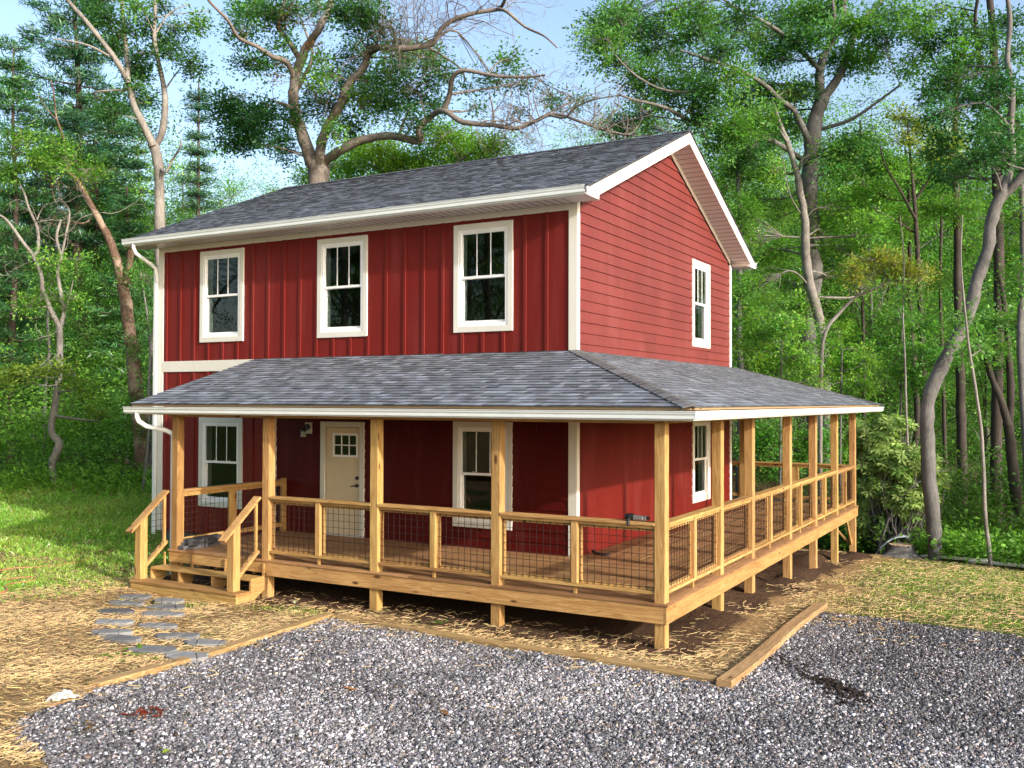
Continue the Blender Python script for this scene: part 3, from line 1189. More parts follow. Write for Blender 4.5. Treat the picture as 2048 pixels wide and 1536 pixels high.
def make_main_roof(H):
    o, g = .456, .52
    x0, x1 = -W - o, o
    yr = D / 2
    zr = 7.785
    ze = zr - SL * (yr + g)
    ln = math.hypot(1, SL)
    T = (yr + g) * ln
    r = random.Random(5)
    # sheathing slab
    m = MB()
    th = .035
    m.prism([(x0, -g, ze - th), (x0, yr, zr - th), (x0, D + g, ze - th), (x0, D + g, ze - .004), (x0, yr, zr - .004), (x0, -g, ze - .004)], (x1 - x0, 0, 0))
    roof = m.build("main_roof", plain("roof_sheathing", (.05, .05, .055), .9), H)
    m = MB()
    Lx = x1 - x0 + .02
    shingle_plane(m, (x0 - .01, -g - .02, ze - SL * .02), (1, 0, 0), (0, 1 / ln, SL / ln), (0, -SL / ln, 1 / ln), lambda t: 0, lambda t: Lx, T + .01, r, .80)  # same shingle as the porch, its dimmer light put into the tone
    shingle_plane(m, (x0 - .01, D + g + .02, ze - SL * .02), (1, 0, 0), (0, -1 / ln, SL / ln), (0, SL / ln, 1 / ln), lambda t: 0, lambda t: Lx, T + .01, r, .80)
    m.build("shingles", M["shingle"], roof, tone=True)
    # ridge cap: overlapping bent tabs
    m = MB()
    x = x0 - .012
    while x < x1:
        q = r.uniform(.05, .075)
        m.tone = (q, q, q * 1.1)
        w = .15
        e = min(x + .15, x1 + .012)
        for sgn in (-1, 1):
            m.add([(x, yr, zr + .022), (e, yr, zr + .028), (e, yr + sgn * w, zr + .026 - SL * w), (x, yr + sgn * w, zr + .02 - SL * w)], [(0, 1, 2, 3)])
        m.add([(e, yr - w, zr + .026 - SL * w), (e, yr, zr + .028), (e, yr + w, zr + .026 - SL * w), (e, yr, zr + .005)], [(0, 1, 2, 3)])
        x += .14
    m.build("ridge_cap", M["shingle"], roof, tone=True)
    # rake fascia with the stepped return at the eave
    for xa, xb in ((x1 - .028, x1 - .004), (x0 + .004, x0 + .028)):
        for s in (1, -1):
            f = lambda y: (y if s > 0 else D - y)
            zt = lambda y: zr - SL * (yr - y) - .006
            zb = lambda y: 7.54 - SL * (yr - y)
            poly = [(-.545, zt(-.545)), (yr, zt(yr)), (yr, zb(yr)), (-.118, zb(-.118)), (-.118, 5.645), (-.545, 5.645)]
            m = MB()
            m.prism([(xa, f(y), z) for y, z in poly], (xb - xa, 0, 0))
            m.build("rake_fascia", M["fascia"], roof, .002)
    # eave fascia, soffits
    for s in (1, -1):
        f = lambda y: (y if s > 0 else D - y)
        m = MB()
        ya, yb = sorted((f(-.52), f(-.495)))
        m.box(x0 + .03, x1 - .03, ya, yb, ZS - .012, ze - .03)
        m.build("eave_fascia", M["fascia"], roof, .002)
        m = MB()
        n = 34
        for i in range(n * 2):            # ribbed vented panels
            a = x0 + .03 + (x1 - x0 - .06) * i / (n * 2)
            b = x0 + .03 + (x1 - x0 - .06) * (i + 1) / (n * 2)
            m.quad((a, f(-.495), ZS), (b - .02, f(-.495), ZS), (b - .02, f(0), ZS), (a, f(0), ZS))
            m.quad((b - .02, f(-.495), ZS + .008), (b, f(-.495), ZS + .008), (b, f(0), ZS + .008), (b - .02, f(0), ZS + .008))
        m.build("soffit", M["soffit"], roof)
        # sloping gable soffits
        for xa, xb in ((0.0, x1 - .028), (x0 + .028, -W)):
            m = MB()
            n = 30
            for i in range(n):
                ya, yb = -.12 + (yr + .12) * i / n, -.12 + (yr + .12) * (i + 1) / n
                yc = yb - .018
                z = lambda y: 7.548 - SL * (yr - y)
                m.quad((xa, f(ya), z(ya)), (xb, f(ya), z(ya)), (xb, f(yc), z(yc)), (xa, f(yc), z(yc)))
                m.quad((xa, f(yc), z(yc) + .008), (xb, f(yc), z(yc) + .008), (xb, f(yb), z(yb) + .008), (xa, f(yb), z(yb) + .008))
            # the boxed return closing the eave end
            m.quad((xa, f(-.118), 5.65), (xb, f(-.118), 5.65), (xb, f(-.118), 5.73), (xa, f(-.118), 5.73))
            m.quad((xa, f(-.118), 5.65), (xb, f(-.118), 5.65), (xb, f(-.52), 5.65), (xa, f(-.52), 5.65))
            m.build("gable_soffit", M["soffit"], roof)
        m = MB()
        for fr in (GABLE,):
            poly = [(.09, 5.62), (yr, 7.545), (yr, 7.425), (.09 + .10, 5.62 - .075 + .10 * SL)]
            zz = lambda y, k: 7.545 - k - SL * (yr - y)
            pts = [(.08, zz(.08, 0)), (yr, zz(yr, 0)), (yr, zz(yr, .115)), (.08, zz(.08, .115))]
            m.prism([(0.018, f(y), z) for y, z in pts], (.017, 0, 0))
        m.build("rake_frieze", M["soffit"], roof, .002)
    m = MB()
    gutter_run(m, (x0 - .01, -.52, 5.79), (x1 - .03, -.52, 5.79), (0, -1, 0), .128, .098)
    m.build("gutter", M["gutter"], roof)
    m = MB()
    gutter_run(m, (x0 - .01, D + .52, 5.79), (x1 + .02, D + .52, 5.79), (0, 1, 0), .128, .098)
    m.build("gutter", M["gutter"], roof)


def make_porch_roof(H):
    xl = -6.92
    ln = math.hypot(1, SP)
    T = EE * ln
    ze = ZP - SP * EE
    r = random.Random(9)
    xb = -5.0            # back roof runs this far
    m = MB()
    # sheathing: three planes as thin slabs
    def slab(p):
        m.prism(p, (0, 0, -.03))
    dz = -.012
    slab([(xl, -EE, ze + dz), (EE, -EE, ze + dz), (0.02, 0.02, ZP + dz), (xl, 0.02, ZP + dz)])
    slab([(EE, -EE, ze + dz), (EE, D + EE, ze + dz), (0.02, D - .02, ZP + dz), (.02, .02, ZP + dz)])
    slab([(EE, D + EE, ze + dz), (xb, D + EE, ze + dz), (xb, D, ZP + dz), (.02, D - .02, ZP + dz)])
    roof = m.build("porch_roof", plain("porch_sheathing", (.30, .20, .10), .8), H)
    m = MB()
    k = 1 / ln
    shingle_plane(m, (0, -EE - .02, ze - SP * .02), (1, 0, 0), (0, k, SP * k), (0, -SP * k, k),
                  lambda t: xl - .01, lambda t: EE + .02 - t * k, T, r)
    shingle_plane(m, (EE + .02, 0, ze - SP * .02), (0, 1, 0), (-k, 0, SP * k), (SP * k, 0, k),
                  lambda t: -EE - .02 + t * k, lambda t: D + EE + .02 - t * k, T, r)
    shingle_plane(m, (0, D + EE + .02, ze - SP * .02), (1, 0, 0), (0, -k, SP * k), (0, SP * k, k),
                  lambda t: xb, lambda t: EE + .02 - t * k, T, r)
    m.build("shingles", M["shingle"], roof, tone=True)
    # hip caps
    for sy, y0 in ((-1, 0), (1, D)):
        m = MB()
        Lh = math.hypot(EE + .01, EE + .01)
        d = Vector((1, sy, 0)).normalized()
        side = Vector((-sy, 1, 0)).normalized()
        t = Lh + .02
        while t > .06:
            t0 = max(t - .145, .0)
            q = r.choice((.06, .075, .09, .12)) * r.uniform(.9, 1.1)
            m.tone = (q, q * 1.02, q * 1.12)
            sl = SP / math.sqrt(2)

            def P(tt, w, h):
                b = Vector((0, y0, 0)) + d * tt + side * w
                return (b.x, b.y, ZP - sl * tt - abs(w) * sl + h)
            for sg in (-1, 1):
                m.add([P(t, 0, .030), P(t0 - .03 if t0 > .03 else t0, 0, .018), P(t0 - .03 if t0 > .03 else t0, sg * .125, .018), P(t, sg * .125, .030)], [(0, 1, 2, 3)])
                hh = m.tone
                m.tone = tuple(c * .4 for c in hh)  # cap edges darkened too, their shadow put into the colour
                m.add([P(t, 0, .030), P(t, sg * .125, .030), P(t, sg * .125, .012), P(t, 0, .012)], [(0, 1, 2, 3)])
                m.add([P(t, sg * .125, .030), P(t0, sg * .125, .018), P(t0, sg * .125, .0), P(t, sg * .125, .0)], [(0, 1, 2, 3)])
                m.tone = hh
            t -= .14
        m.build("hip_cap", M["shingle"], roof, tone=True)
    # fascia
    m = MB()
    a = EE - .045
    m.box(xl, a, -a - .02, -a, 2.235, ze - .05)
    m.build("fascia", M["wood_x"], roof, .002)
    m = MB()
    m.box(a - .02, a, -a, D + a, 2.235, ze - .05)
    m.build("fascia", M["wood_y"], roof, .002)
    # left rake board
    m = MB()
    m.prism([(xl + .004, -EE + .02, ze - .03), (xl + .004, 0, ZP - .03), (xl + .004, 0, ZP - .16), (xl + .004, -EE + .02, ze - .14)], (.02, 0, 0))
    m.build("rake_fascia", M["fascia"], roof, .002)
    # ceiling
    m = MB()
    m.quad((xl + .03, -a, 2.36), (a - .02, -a, 2.36), (a - .02, -.0, 2.36), (xl + .03, -.0, 2.36))
    m.quad((0, 0, 2.36), (a - .02, 0, 2.36), (a - .02, D, 2.36), (0, D, 2.36))
    m.quad((xb, D, 2.36), (a - .02, D, 2.36), (a - .02, D + a, 2.36), (xb, D + a, 2.36))
    m.build("ceiling", M["deck_x"], roof)
    # gutters with a mitred corner
    zg = 2.362
    e = EE - .005
    m = MB()
    gutter_miter(m, [(-7.03, -e, zg), (e, -e, zg)], [(0, -1, 0), (1, -1, 0)], .112)
    m.build("gutter", M["gutter"], roof)
    m = MB()
    gutter_miter(m, [(e, -e, zg), (e, D + e + .10, zg)], [(1, -1, 0), (1, 0, 0)], .112)
    m.build("gutter", M["gutter"], roof)
    # beams
    m = MB()
    m.box(-6.30, PX - .01, -PY + .012, -PY + PW - .012, 2.205, 2.355)
    m.build("beam", M["wood_x"], roof, .003)
    m = MB()
    m.box(PX - PW + .012, PX - .012, -PY + PW, YB - .01, 2.205, 2.353)
    m.build("beam", M["wood_y"], roof, .003)
    m = MB()
    m.box(xb, PX - PW, YB - PW + .012, YB - .012, 2.205, 2.351)
    m.build("beam", M["wood_x"], roof, .003)


FRONT_POSTS = [-6.187, -4.15, -2.037, 0.015, PX - PW]      # left edge x
SIDE_POSTS = [-PY, -.414, 1.232, 3.70, 5.82, 7.963, YB - PW]  # front edge y
BACK_POSTS = [-0.30, -2.6, -4.9]


def post(H, x, y, zt=2.205):
    m = MB()
    m.box(x, x + PW, y, y + PW, min(gz(x, y), gz(x + PW, y + PW)) - .12, zt)
    return m.build("porch_post", M["wood_z"], H, .006)


def wire_panel(mb, fr, u0, u1, w, z0, z1, s=.1016, t=.0028):
    n = int((u1 - u0) / s)
    o = ((u1 - u0) - n * s) / 2
    for i in range(n + 1):
        u = u0 + o + i * s
        obox(mb, fr, u - t, u + t, w - t, w + t, z0, z1)
    k = int((z1 - z0) / s)
    for i in range(k + 1):
        z = z0 + .03 + i * s
        obox(mb, fr, u0, u1, w - .001 - 2 * t, w - .001, z - t, z + t)


def railing(H, fr, a, b, axis, mid=None):
    """rail bay on a wall frame: u from a to b, w=0 is the outer post face (w grows outward)"""
    wl = M["wood_x"] if axis == 0 else M["wood_y"]
    c = MB()
    obox(c, fr, a, b, -.150, .010, .943, .981)
    R = c.build("railing", wl, H, .004)
    m = MB()
    obox(m, fr, a, b, -.115, -.026, .901, .942)
    m.build("top_rail", wl, R, .003)
    m = MB()
    obox(m, fr, a, b, -.115, -.012, .098, .137)
    m.build("bottom_rail", wl, R, .003)
    bays = [(a, b)]
    if mid is not None:
        bays = [(a, mid - .045), (mid + .045, b)]
        m = MB()
        obox(m, fr, mid - .045, mid + .045, -.100, -.010, .1375, .9425)
        m.build("mid_post", M["wood_z"], R, .004)
        m = MB()
        obox(m, fr, mid - .02, mid + .02, -.08, -.04, .0, .097)
        m.build("support_block", M["wood_z"], R, .003)
    for u0, u1 in bays:
        m = MB()
        oring(m, fr, u0, u1, .138, .900, .04, .038, .036, -.105, -.066)
        m.build("panel_frame", M["wood_z"], R, .003)
        m = MB()
        wire_panel(m, fr, u0 + .008, u1 - .008, -.060, .141, .897)
        m.build("wire_mesh", M["wire"], R)


def make_porch(H):
    # ---- deck boards, one island each so that every board gets its own grain
    r = random.Random(3)
    m = MB()
    y = -PY - .045
    rows = []
    while y < -.02:
        y1 = min(y + .138, -.012)
        x = -6.22
        first = y < -PY
        while x < (2.545 if first else 2.40):
            xe = min(x + (4.9 if x < -6 and r.random() < .5 else r.uniform(2.5, 4.9)), 2.545 if first else 2.40)
            if (2.545 if first else 2.40) - xe < .6:
                xe = 2.545 if first else 2.40
            m.box(x, xe - .002, y, y1 - .004, -.031, 0)
            x = xe
        y = y1
    deck = m.build("deck", M["deck_x"], H, .003)
    m = MB()
    x = .02
    while x < 2.545:
        x1 = min(x + .139, 2.545)
        edge = x1 > 2.42
        ya = -PY + .10 if edge else .0
        m.box(x, x1 - .004, ya, D + (1.95 if not edge else 2.0), -.031, -.0)
        x = x1
    m.build("side_boards", M["deck_y"], deck, .003)
    m = MB()
    y = D + .01
    while y < YB + .03:
        m.box(-5.0, .016, y, y + .135, -.031, 0)
        y += .139
    m.build("back_boards", M["deck_x"], deck, .003)
    zb = -.245
    m = MB()
    m.box(-4.02, -.93, -PY - .032, -PY + .006, zb, -.032)
    m.box(-.927, 2.49, -PY - .032, -PY + .006, zb, -.032)
    m.build("rim_board", M["wood_x"], deck, .004)
    m = MB()
    m.box(-6.20, -4.023, -PY - .030, -PY + .006, zb + .04, -.032)
    m.build("rim_board", M["wood_x"], deck, .004)
    m = MB()
    for a, b in ((-PY - .034, 1.30), (1.303, 6.0), (6.003, YB + .03)):
        m.box(2.492, 2.530, a, b, zb, -.032)
    m.build("rim_board", M["wood_y"], deck, .004)
    m = MB()
    m.box(-5.0, 2.49, YB - .01, YB + .028, zb, -.032)
    m.build("rim_board", M["wood_x"], deck, .004)
    m = MB()
    m.box(-6.225, -6.188, -PY, -.02, zb, -.033)
    m.build("rim_board", M["wood_y"], deck, .004)
    # joists seen from below
    m = MB()
    for i in range(21):
        x = -6.0 + i * .41
        m.box(x, x + .038, -PY + .02, -.05, zb, -.034)
    m.build("joists", M["wood_y"], deck)
    # ---- posts
    for x in FRONT_POSTS:
        post(H, x, -PY)
    for y in SIDE_POSTS[1:]:
        post(H, PX - PW, y)
    for x in BACK_POSTS:
        post(H, x, YB - PW)
    # knee braces at the far corner post
    m = MB()
    y = SIDE_POSTS[-1] + .05
    m.beam((PX - .10, y, -.92), (PX - .10, y - .62, -.26), .04, .09)
    m.build("knee_brace", M["wood_z"], H, .003)
    m = MB()
    m.beam((PX - .13, y + .02, -.92), (PX - .75, y + .02, -.26), .04, .09, (0, 1, 0))
    m.build("knee_brace", M["wood_z"], H, .003)
    # ---- railings
    fr = Frame((0, -PY, 0), (1, 0, 0), (0, -1, 0))
    mids = [-3.036, -.945, 1.254]
    for i, mid in zip((1, 2, 3), mids):
        railing(H, fr, FRONT_POSTS[i] + PW, FRONT_POSTS[i + 1], 0, mid)
    fs = Frame((PX, 0, 0), (0, 1, 0), (1, 0, 0))
    smid = [-1.49, None, 2.46, 4.67, 6.86, 9.09]
    for i, mid in enumerate(smid):
        railing(H, fs, SIDE_POSTS[i] + PW, SIDE_POSTS[i + 1], 1, mid)
    fl = Frame((-6.187, 0, 0), (0, 1, 0), (-1, 0, 0))
    R = railing(H, fl, -PY + PW, -.10, 1, -1.39)
    m = MB()
    m.box(-6.187, -6.097, -.10, -.012, 0, 1.0)
    m.build("wall_post", M["wood_z"], H, .004)
    fbk = Frame((0, YB, 0), (1, 0, 0), (0, 1, 0))
    railing(H, fbk, BACK_POSTS[0] + PW, PX - PW, 0, 1.08)
    railing(H, fbk, BACK_POSTS[1] + PW, BACK_POSTS[0], 0, -1.4)


def make_stairs(H):
    m = MB()
    m.box(-6.26, -4.03, -3.03, -2.745, -.285, -.25)
    st = m.build("stairs", M["wood_x"], H, .004)
    m = MB()
    m.box(-6.40, -4.03, -3.335, -3.045, -.465, -.43)
    m.build("tread", M["wood_x"], st, .004)
    m = MB()
    m.box(-6.385, -4.045, -3.318, -3.280, gz(-5.2, -3.3) - .03, -.466)
    m.build("riser", M["wood_x"], st, .003)
    for i, x in enumerate((-6.30, -5.65, -4.90, -4.085)):
        m = MB()
        zg = gz(x, -3.2) - .03
        pts = [(-2.716, -.05), (-2.716, -.46), (-3.02, zg), (-3.279, zg), (-3.279, -.467), (-3.01, -.467), (-3.01, -.287), (-2.74, -.287), (-2.74, -.05)]
        m.prism([(x, y, z) for y, z in pts], (.038, 0, 0))
        m.build("stringer", M["wood_y"], st, .003)
    for x in (-6.385, -4.315):
        fr = Frame((x + .07, 0, 0), (0, 1, 0), (1, 0, 0))
        m = MB()
        # newel with a sloped top
        y0, y1 = -3.245, -3.105
        zt = lambda y: .37 + (y + 3.40) * .815 - .03
        m.add([(x, y0, -.428), (x + PW, y0, -.428), (x + PW, y1, -.428), (x, y1, -.428),
               (x, y0, zt(y0)), (x + PW, y0, zt(y0)), (x + PW, y1, zt(y1)), (x, y1, zt(y1))],
              [(0, 3, 2, 1), (4, 5, 6, 7), (0, 1, 5, 4), (1, 2, 6, 5), (2, 3, 7, 6), (3, 0, 4, 7)])
        R = m.build("stair_railing", M["wood_z"], H, .005)
        m = MB()
        ya, yb = -3.42, -2.675
        za, zb = .37 + (ya + 3.40) * .815, .37 + (yb + 3.40) * .815
        m.beam((x + .07, ya, za), (x + .07, yb, zb), .145, .038)
        m.build("handrail", M["wood_y"], R, .004)
        m = MB()
        m.beam((x + .07, -3.11, -.235), (x + .07, -2.675, .12), .09, .05)
        m.build("bottom_rail", M["wood_y"], R, .003)
        m = MB()
        m.box(x + .05, x + .09, -2.735, -2.69, .10, zb - .045)
        m.build("side_frame", M["wood_z"], R, .003)
        m = MB()
        for k in range(4):
            y = -3.09 + .1016 * k
            z0 = -.235 + (y + 3.11) * .816 + .025
            z1 = .37 + (y + 3.40) * .815 - .02
            m.box(x + .067, x + .073, y - .0028, y + .0028, z0, z1)
        for k in range(9):
            z = -.12 + k * .1016
            yl = max(-3.105, -3.40 + (z - .35) / .815)
            yh = min(-2.69, -3.11 + (z + .235) / .816)
            if yh > yl + .02:
                m.box(x + .066, x + .072, yl, yh, z - .0028, z + .0028)
        m.build("wire_mesh", M["wire"], R)
# ------------------------------------------------------------------ loose things around the house
def make_stone(name, x, y, z, ang, lx, ly, th, r, tone, label=None, group=None):
    """moulded slab: irregular outline, split by two shallow joints"""
    n = 17
    pts = []
    for i in range(n):
        a = 2 * math.pi * i / n
        ca, sa = math.cos(a), math.sin(a)
        k = (abs(ca) ** 3.0 + abs(sa) ** 3.0) ** (-1 / 3.0) * r.uniform(.80, 1.10)
        pts.append(Vector((ca * k * lx / 2, sa * k * ly / 2)))
    m = MB()

    def prism(poly, z0, z1, sh):
        c = sum(poly, Vector((0, 0))) / len(poly)
        top = [c + (p - c) * .965 for p in poly]
        k = len(poly)
        vs = [(p.x, p.y, z0) for p in poly] + [(p.x, p.y, z1 - .008) for p in poly] + [(p.x, p.y, z1 + r.uniform(-.003, .003)) for p in top]
        fs = [tuple(range(2 * k, 3 * k))]
        for b in (0, k):
            for i in range(k):
                j = (i + 1) % k
                fs.append((b + i, b + j, b + k + j, b + k + i))
        m.tone = tuple(t * sh for t in tone)
        m.add(vs, fs)

    def clip(poly, nx, ny, d):
        out = []
        for i, p in enumerate(poly):
            q = poly[(i + 1) % len(poly)]
            a, b = p.x * nx + p.y * ny - d, q.x * nx + q.y * ny - d
            if a <= 0:
                out.append(p)
            if a * b < 0:
                out.append(p + (q - p) * (a / (a - b)))
        return out
    m2 = [p * .97 for p in pts]
    prism(m2, -.02, th - .010, .38)
    cuts = sorted([r.uniform(-.30, -.10) * lx, r.uniform(.08, .32) * lx])
    t1, t2 = r.uniform(-.5, .5), r.uniform(-.5, .5)
    g = .005
    for i in range(3):
        poly = pts
        if i < 2:
            poly = clip(poly, math.cos((t1, t2)[i]), math.sin((t1, t2)[i]), cuts[i] - g)
        if i > 0:
            poly = clip(poly, -math.cos((t1, t2)[i - 1]), -math.sin((t1, t2)[i - 1]), -cuts[i - 1] - g)
        if len(poly) > 2:
            prism(poly, 0, th, r.uniform(.88, 1.12))
    o = m.build(name, M["slate"], None, tone=True)
    o.location = (x, y, z)
    o.rotation_euler = (r.uniform(-.02, .02), r.uniform(-.02, .02), ang)
    return tag(o, label, "paving stone", group)


def make_stones():
    r = random.Random(21)
    S = [(-5.80, -3.71, 0.49, "pale stepping stone with straw on it, below the left half of the bottom step"),
         (-5.18, -3.58, 0.50, "pale grey stepping stone at the foot of the right half of the bottom step"),
         (-5.46, -4.16, 0.66, "grey stepping stone in straw, next one down from the step in the outer row"),
         (-4.73, -4.01, 0.58, "light grey stepping stone in straw, next one down from the step in the inner row"),
         (-4.82, -4.82, 0.59, "dark cracked stepping stone third from the step in the outer row"),
         (-4.18, -4.56, 0.60, "pale stepping stone half sunk in straw, third from the step in the inner row"),
         (-4.09, -5.43, 0.57, "long grey stepping stone fourth from the step in the outer row"),
         (-3.48, -5.24, 0.56, "stepping stone with two dark joints, fourth from the step in the inner row"),
         (-3.57, -5.88, 0.57, "grey stepping stone fifth from the step, touching the outer straw"),
         (-3.17, -6.04, 0.56, "blue grey stepping stone at the end of the outer row, with a rounded tip"),
         (-2.81, -5.53, 0.58, "darkest stepping stone with one black end, fifth in the inner row"),
         (-2.37, -6.23, 0.58, "stepping stone just behind the torn green leaves"),
         (-2.18, -5.62, 0.57, "thick stepping stone with a dark front edge, close to the timber border"),
         (-1.82, -6.26, 0.52, "flat stepping stone pushed against the timber border beside the gravel")]
    for i, (x, y, w, lab) in enumerate(S):
        t = r.uniform(.115, .21)
        if i in (4, 10):
            t *= .72
        make_stone("stepping_stone", x, y, gz(x, y) + .016, .42 + r.uniform(-.12, .12), w * r.uniform(.92, 1.02), .27 * r.uniform(.85, 1.12), .05,
                   r, (t, t * .995, t * .99), lab, "stepping stones leading to the porch steps")
    # spare pavers stacked on the porch
    P = [(-5.98, -2.28, .0, .80, .085, "grey paver with a pinkish edge, lowest of the stack on the porch"),
         (-5.98, -2.22, .052, .82, .05, "dark slate paver in the middle of the stack on the porch"),
         (-5.99, -2.16, .104, .78, .05, "dark slate paver on top of the stack by the porch railing")]
    for x, y, z, w, t, lab in P:
        make_stone("spare_paver", x, y, z + .002, 1.57 + r.uniform(-.06, .06), w, .36, .05, r, (t, t, t * 1.08), lab, "spare pavers stacked on the porch")


def timber(p0, p1, w, h, ax, label, dz=0.0, group="timbers edging the gravel"):
    p0, p1 = Vector((*p0, 0)), Vector((*p1, 0))
    d = p1 - p0
    n = 8
    s = Vector((-d.y, d.x, 0)).normalized() * (w / 2)
    m = MB()
    vs, fs = [], []
    for i in range(n + 1):
        c = p0 + d * (i / n)
        z = gz(c.x, c.y) + dz
        for a, b in ((-1, 0), (1, 0), (1, 1), (-1, 1)):
            q = c + s * a
            vs.append((q.x, q.y, z - .03 if b == 0 else z + h))
    for i in range(n):
        for j in range(4):
            k = (j + 1) % 4
            fs.append((4 * i + j, 4 * i + k, 4 * i + 4 + k, 4 * i + 4 + j))
    fs += [(3, 2, 1, 0), (4 * n, 4 * n + 1, 4 * n + 2, 4 * n + 3)]
    m.add(vs, fs)
    o = m.build("edging_timber", M["old_" + ax], None, .006)
    return tag(o, label, "timber", group)


def make_timbers():
    timber((-2.13, -3.42), (-.55, -3.52), .12, .045, "x", "short thin edging board at the far left corner of the gravel")
    timber((-.54, -3.54), (3.48, -3.80), .15, .055, "x", "long straw-flecked timber along the front of the porch")
    timber((3.62, -3.95), (3.57, 1.15), .17, .085, "y", "thick stained edging timber running back along the right side of the porch")
    timber((-2.20, -3.36), (-1.53, -7.66), .15, .060, "y", "long edging timber beside the stepping stones, greyed at one end")
    timber((-1.54, -7.56), (-1.25, -8.40), .14, .038, "y", "short pale edging board at the gravel corner, under the plastic wrapper", dz=-.01)


def make_things():
    r = random.Random(4)
    # orange extension cord lying in the grass
    pts = [(-9.81, -.81), (-9.43, -1.32), (-9.22, -1.67), (-8.93, -2.27), (-8.88, -2.71), (-9.03, -3.15), (-9.25, -3.52), (-9.23, -3.9), (-9.6, -4.3)]
    z = lambda x, y: gz(x, y) + .040
    P = smooth_path([(x, y, z(x, y) + r.uniform(-.006, .016)) for x, y in pts], 6)
    m = MB()
    m.tube(P, .011, 6)
    tag(m.build("extension_cord", M["cord"], None, smooth=True), "long orange cord curving over the lawn towards the house corner", "cord")
    pts = [(-8.9, -4.6), (-8.53, -4.25), (-8.43, -3.96), (-8.30, -3.78), (-8.12, -3.8), (-7.98, -4.0), (-7.99, -4.29), (-7.86, -4.50), (-7.56, -4.67), (-7.35, -4.85), (-7.36, -5.02), (-7.62, -5.2)]
    P = smooth_path([(x, y, z(x, y) + .008) for x, y in pts], 6)
    m = MB()
    m.tube(P, .014, 6)
    tag(m.build("garden_hose", M["cord"], None, smooth=True), "looped orange hose end lying in the grass at the left edge", "hose")
    # stump
    make_stump()
    # curved sheet of grey plastic behind the stump
    m = MB()
    n, k = 10, 3
    base = Vector((2.98, 11.75, 0))
    for i in range(n):
        def q(i, j):
            t = i / n
            c = Vector((2.72 + .75 * t, 11.55 + .30 * t + .16 * j, 0))
            return (c.x, c.y, gz(2.8, 11.6) + .03 + .46 * math.sin(math.pi * .62 * t) ** .8 + .015 * j)
        for j in range(k):
            m.quad(q(i, j), q(i + 1, j), q(i + 1, j + .92), q(i, j + .92))
    o = m.build("plastic_pipe", M["white_cloth"], None)
    s = o.modifiers.new("thickness", "SOLIDIFY")
    s.thickness = .03
    tag(o, "bent grey plastic drain strips arching behind the stump", "drain pipe")
    # pale boards dropped along the edge of the woods
    for a, b, lab in (((3.82, 11.45), (5.35, 10.55), "pale board lying in the grass just right of the stump"),
                      ((4.95, 10.62), (7.2, 9.35), "long pale board at the wood edge below the thin pale trunk")):
        m = MB()
        za, zb = gz(*a) + .06, gz(*b) + .10
        m.beam((*a, za + .03), (*b, zb + .03), .22, .05)
        tag(m.build("dropped_board", M["pvc"], None, .006), lab, "board", "boards lying along the wood edge")
    # torn green leaves on the straw
    leaf_heap("leaf_sprig", (-2.40, -6.62), .30, 16, .20, .055, (.13, .26, .03), r, "fresh green torn leaves lying on straw by the stepping stones", "leaves", .05)
    leaf_heap("dead_leaf_pile", (-.40, -7.97), .17, 26, .10, .035, (.22, .045, .02), r, "reddish brown dead leaves in a small pile on the gravel", "leaves", .03)
    leaf_heap("dead_leaf_litter", (-.36, -8.62), .12, 10, .09, .03, (.22, .13, .05), r, "tan dead leaves on the gravel below the reddish leaf pile", "leaves", .02)
    leaf_heap("green_leaf", (.69, -8.62), .01, 1, .13, .06, (.34, .46, .06), r, "single yellow green leaf on the gravel near the bottom edge", "leaf", .015)
    leaf_heap("weed_tuft", (-.06, -7.86), .05, 12, .07, .012, (.06, .09, .02), r, "small dark green weed tuft growing through the gravel", "weed", .03)
    leaf_heap("dead_leaf", (.58, -6.23), .01, 1, .22, .085, (.34, .17, .07), r, "flat orange brown leaf alone in the middle of the gravel", "leaf", .015)
    leaf_heap("dead_leaf", (1.86, -6.51), .01, 1, .20, .08, (.40, .20, .08), r, "orange brown leaf on the gravel nearer the right corner of the porch", "leaf", .015)
    leaf_heap("weed_tuft", (-.55, -3.02), .07, 12, .09, .03, (.10, .22, .03), r, "small bright weed sprouting from straw between the front posts", "weed", .08)
    leaf_heap("pale_leaf", (-3.2, -2.98), .01, 1, .16, .06, (.50, .50, .32), r, "pale upright leaf standing in the straw right of the steps", "leaf", .06)
    # spilled dark soil by the right timber
    m = MB()
    for i in range(420):
        t = r.random()
        x, y = 3.68 + 1.30 * t + r.gauss(0, .10), -2.35 - 1.35 * t + r.gauss(0, .11 + .06 * math.sin(9 * t))
        s = r.uniform(.010, .045)
        zz = gz(x, y) + .015
        q = [(x + s * math.cos(a) * r.uniform(.7, 1.2), y + s * math.sin(a) * r.uniform(.7, 1.2)) for a in (0, 1.2, 2.5, 3.8, 5.1)]
        n = len(m.v)
        m.add([(a, b, zz - .01) for a, b in q] + [(x, y, zz + s * .7)], [(i, (i + 1) % 5, 5) for i in range(5)])
    tag(m.build("soil_crumbs", plain("dark_soil", (.022, .017, .014), .95, 0, .1), None), "dark soil crumbs spilled on the gravel beside the right timber", "soil", kind="stuff")
    make_tool()
    # small dark strap on the deck
    m = MB()
    P = smooth_path([(.02, .35, .05), (.06, .33, .035), (.12, .30, .02), (.20, .28, .018), (.28, .30, .02), (.33, .34, .012)], 4)
    m.tube(P, [.018 + .012 * abs(math.sin(i * 1.3)) for i in range(len(P))], 6)
    o = m.build("dropped_strap", M["black"], None, smooth=True)
    o.location = (.08, .06, 0)
    tag(o, "small dark crumpled strap lying on the porch floor by the house corner", "strap")
    # crumpled clear plastic wrapper
    m = MB()
    cx, cy = -1.29, -8.18
    nu, nv = 9, 6
    g = {}
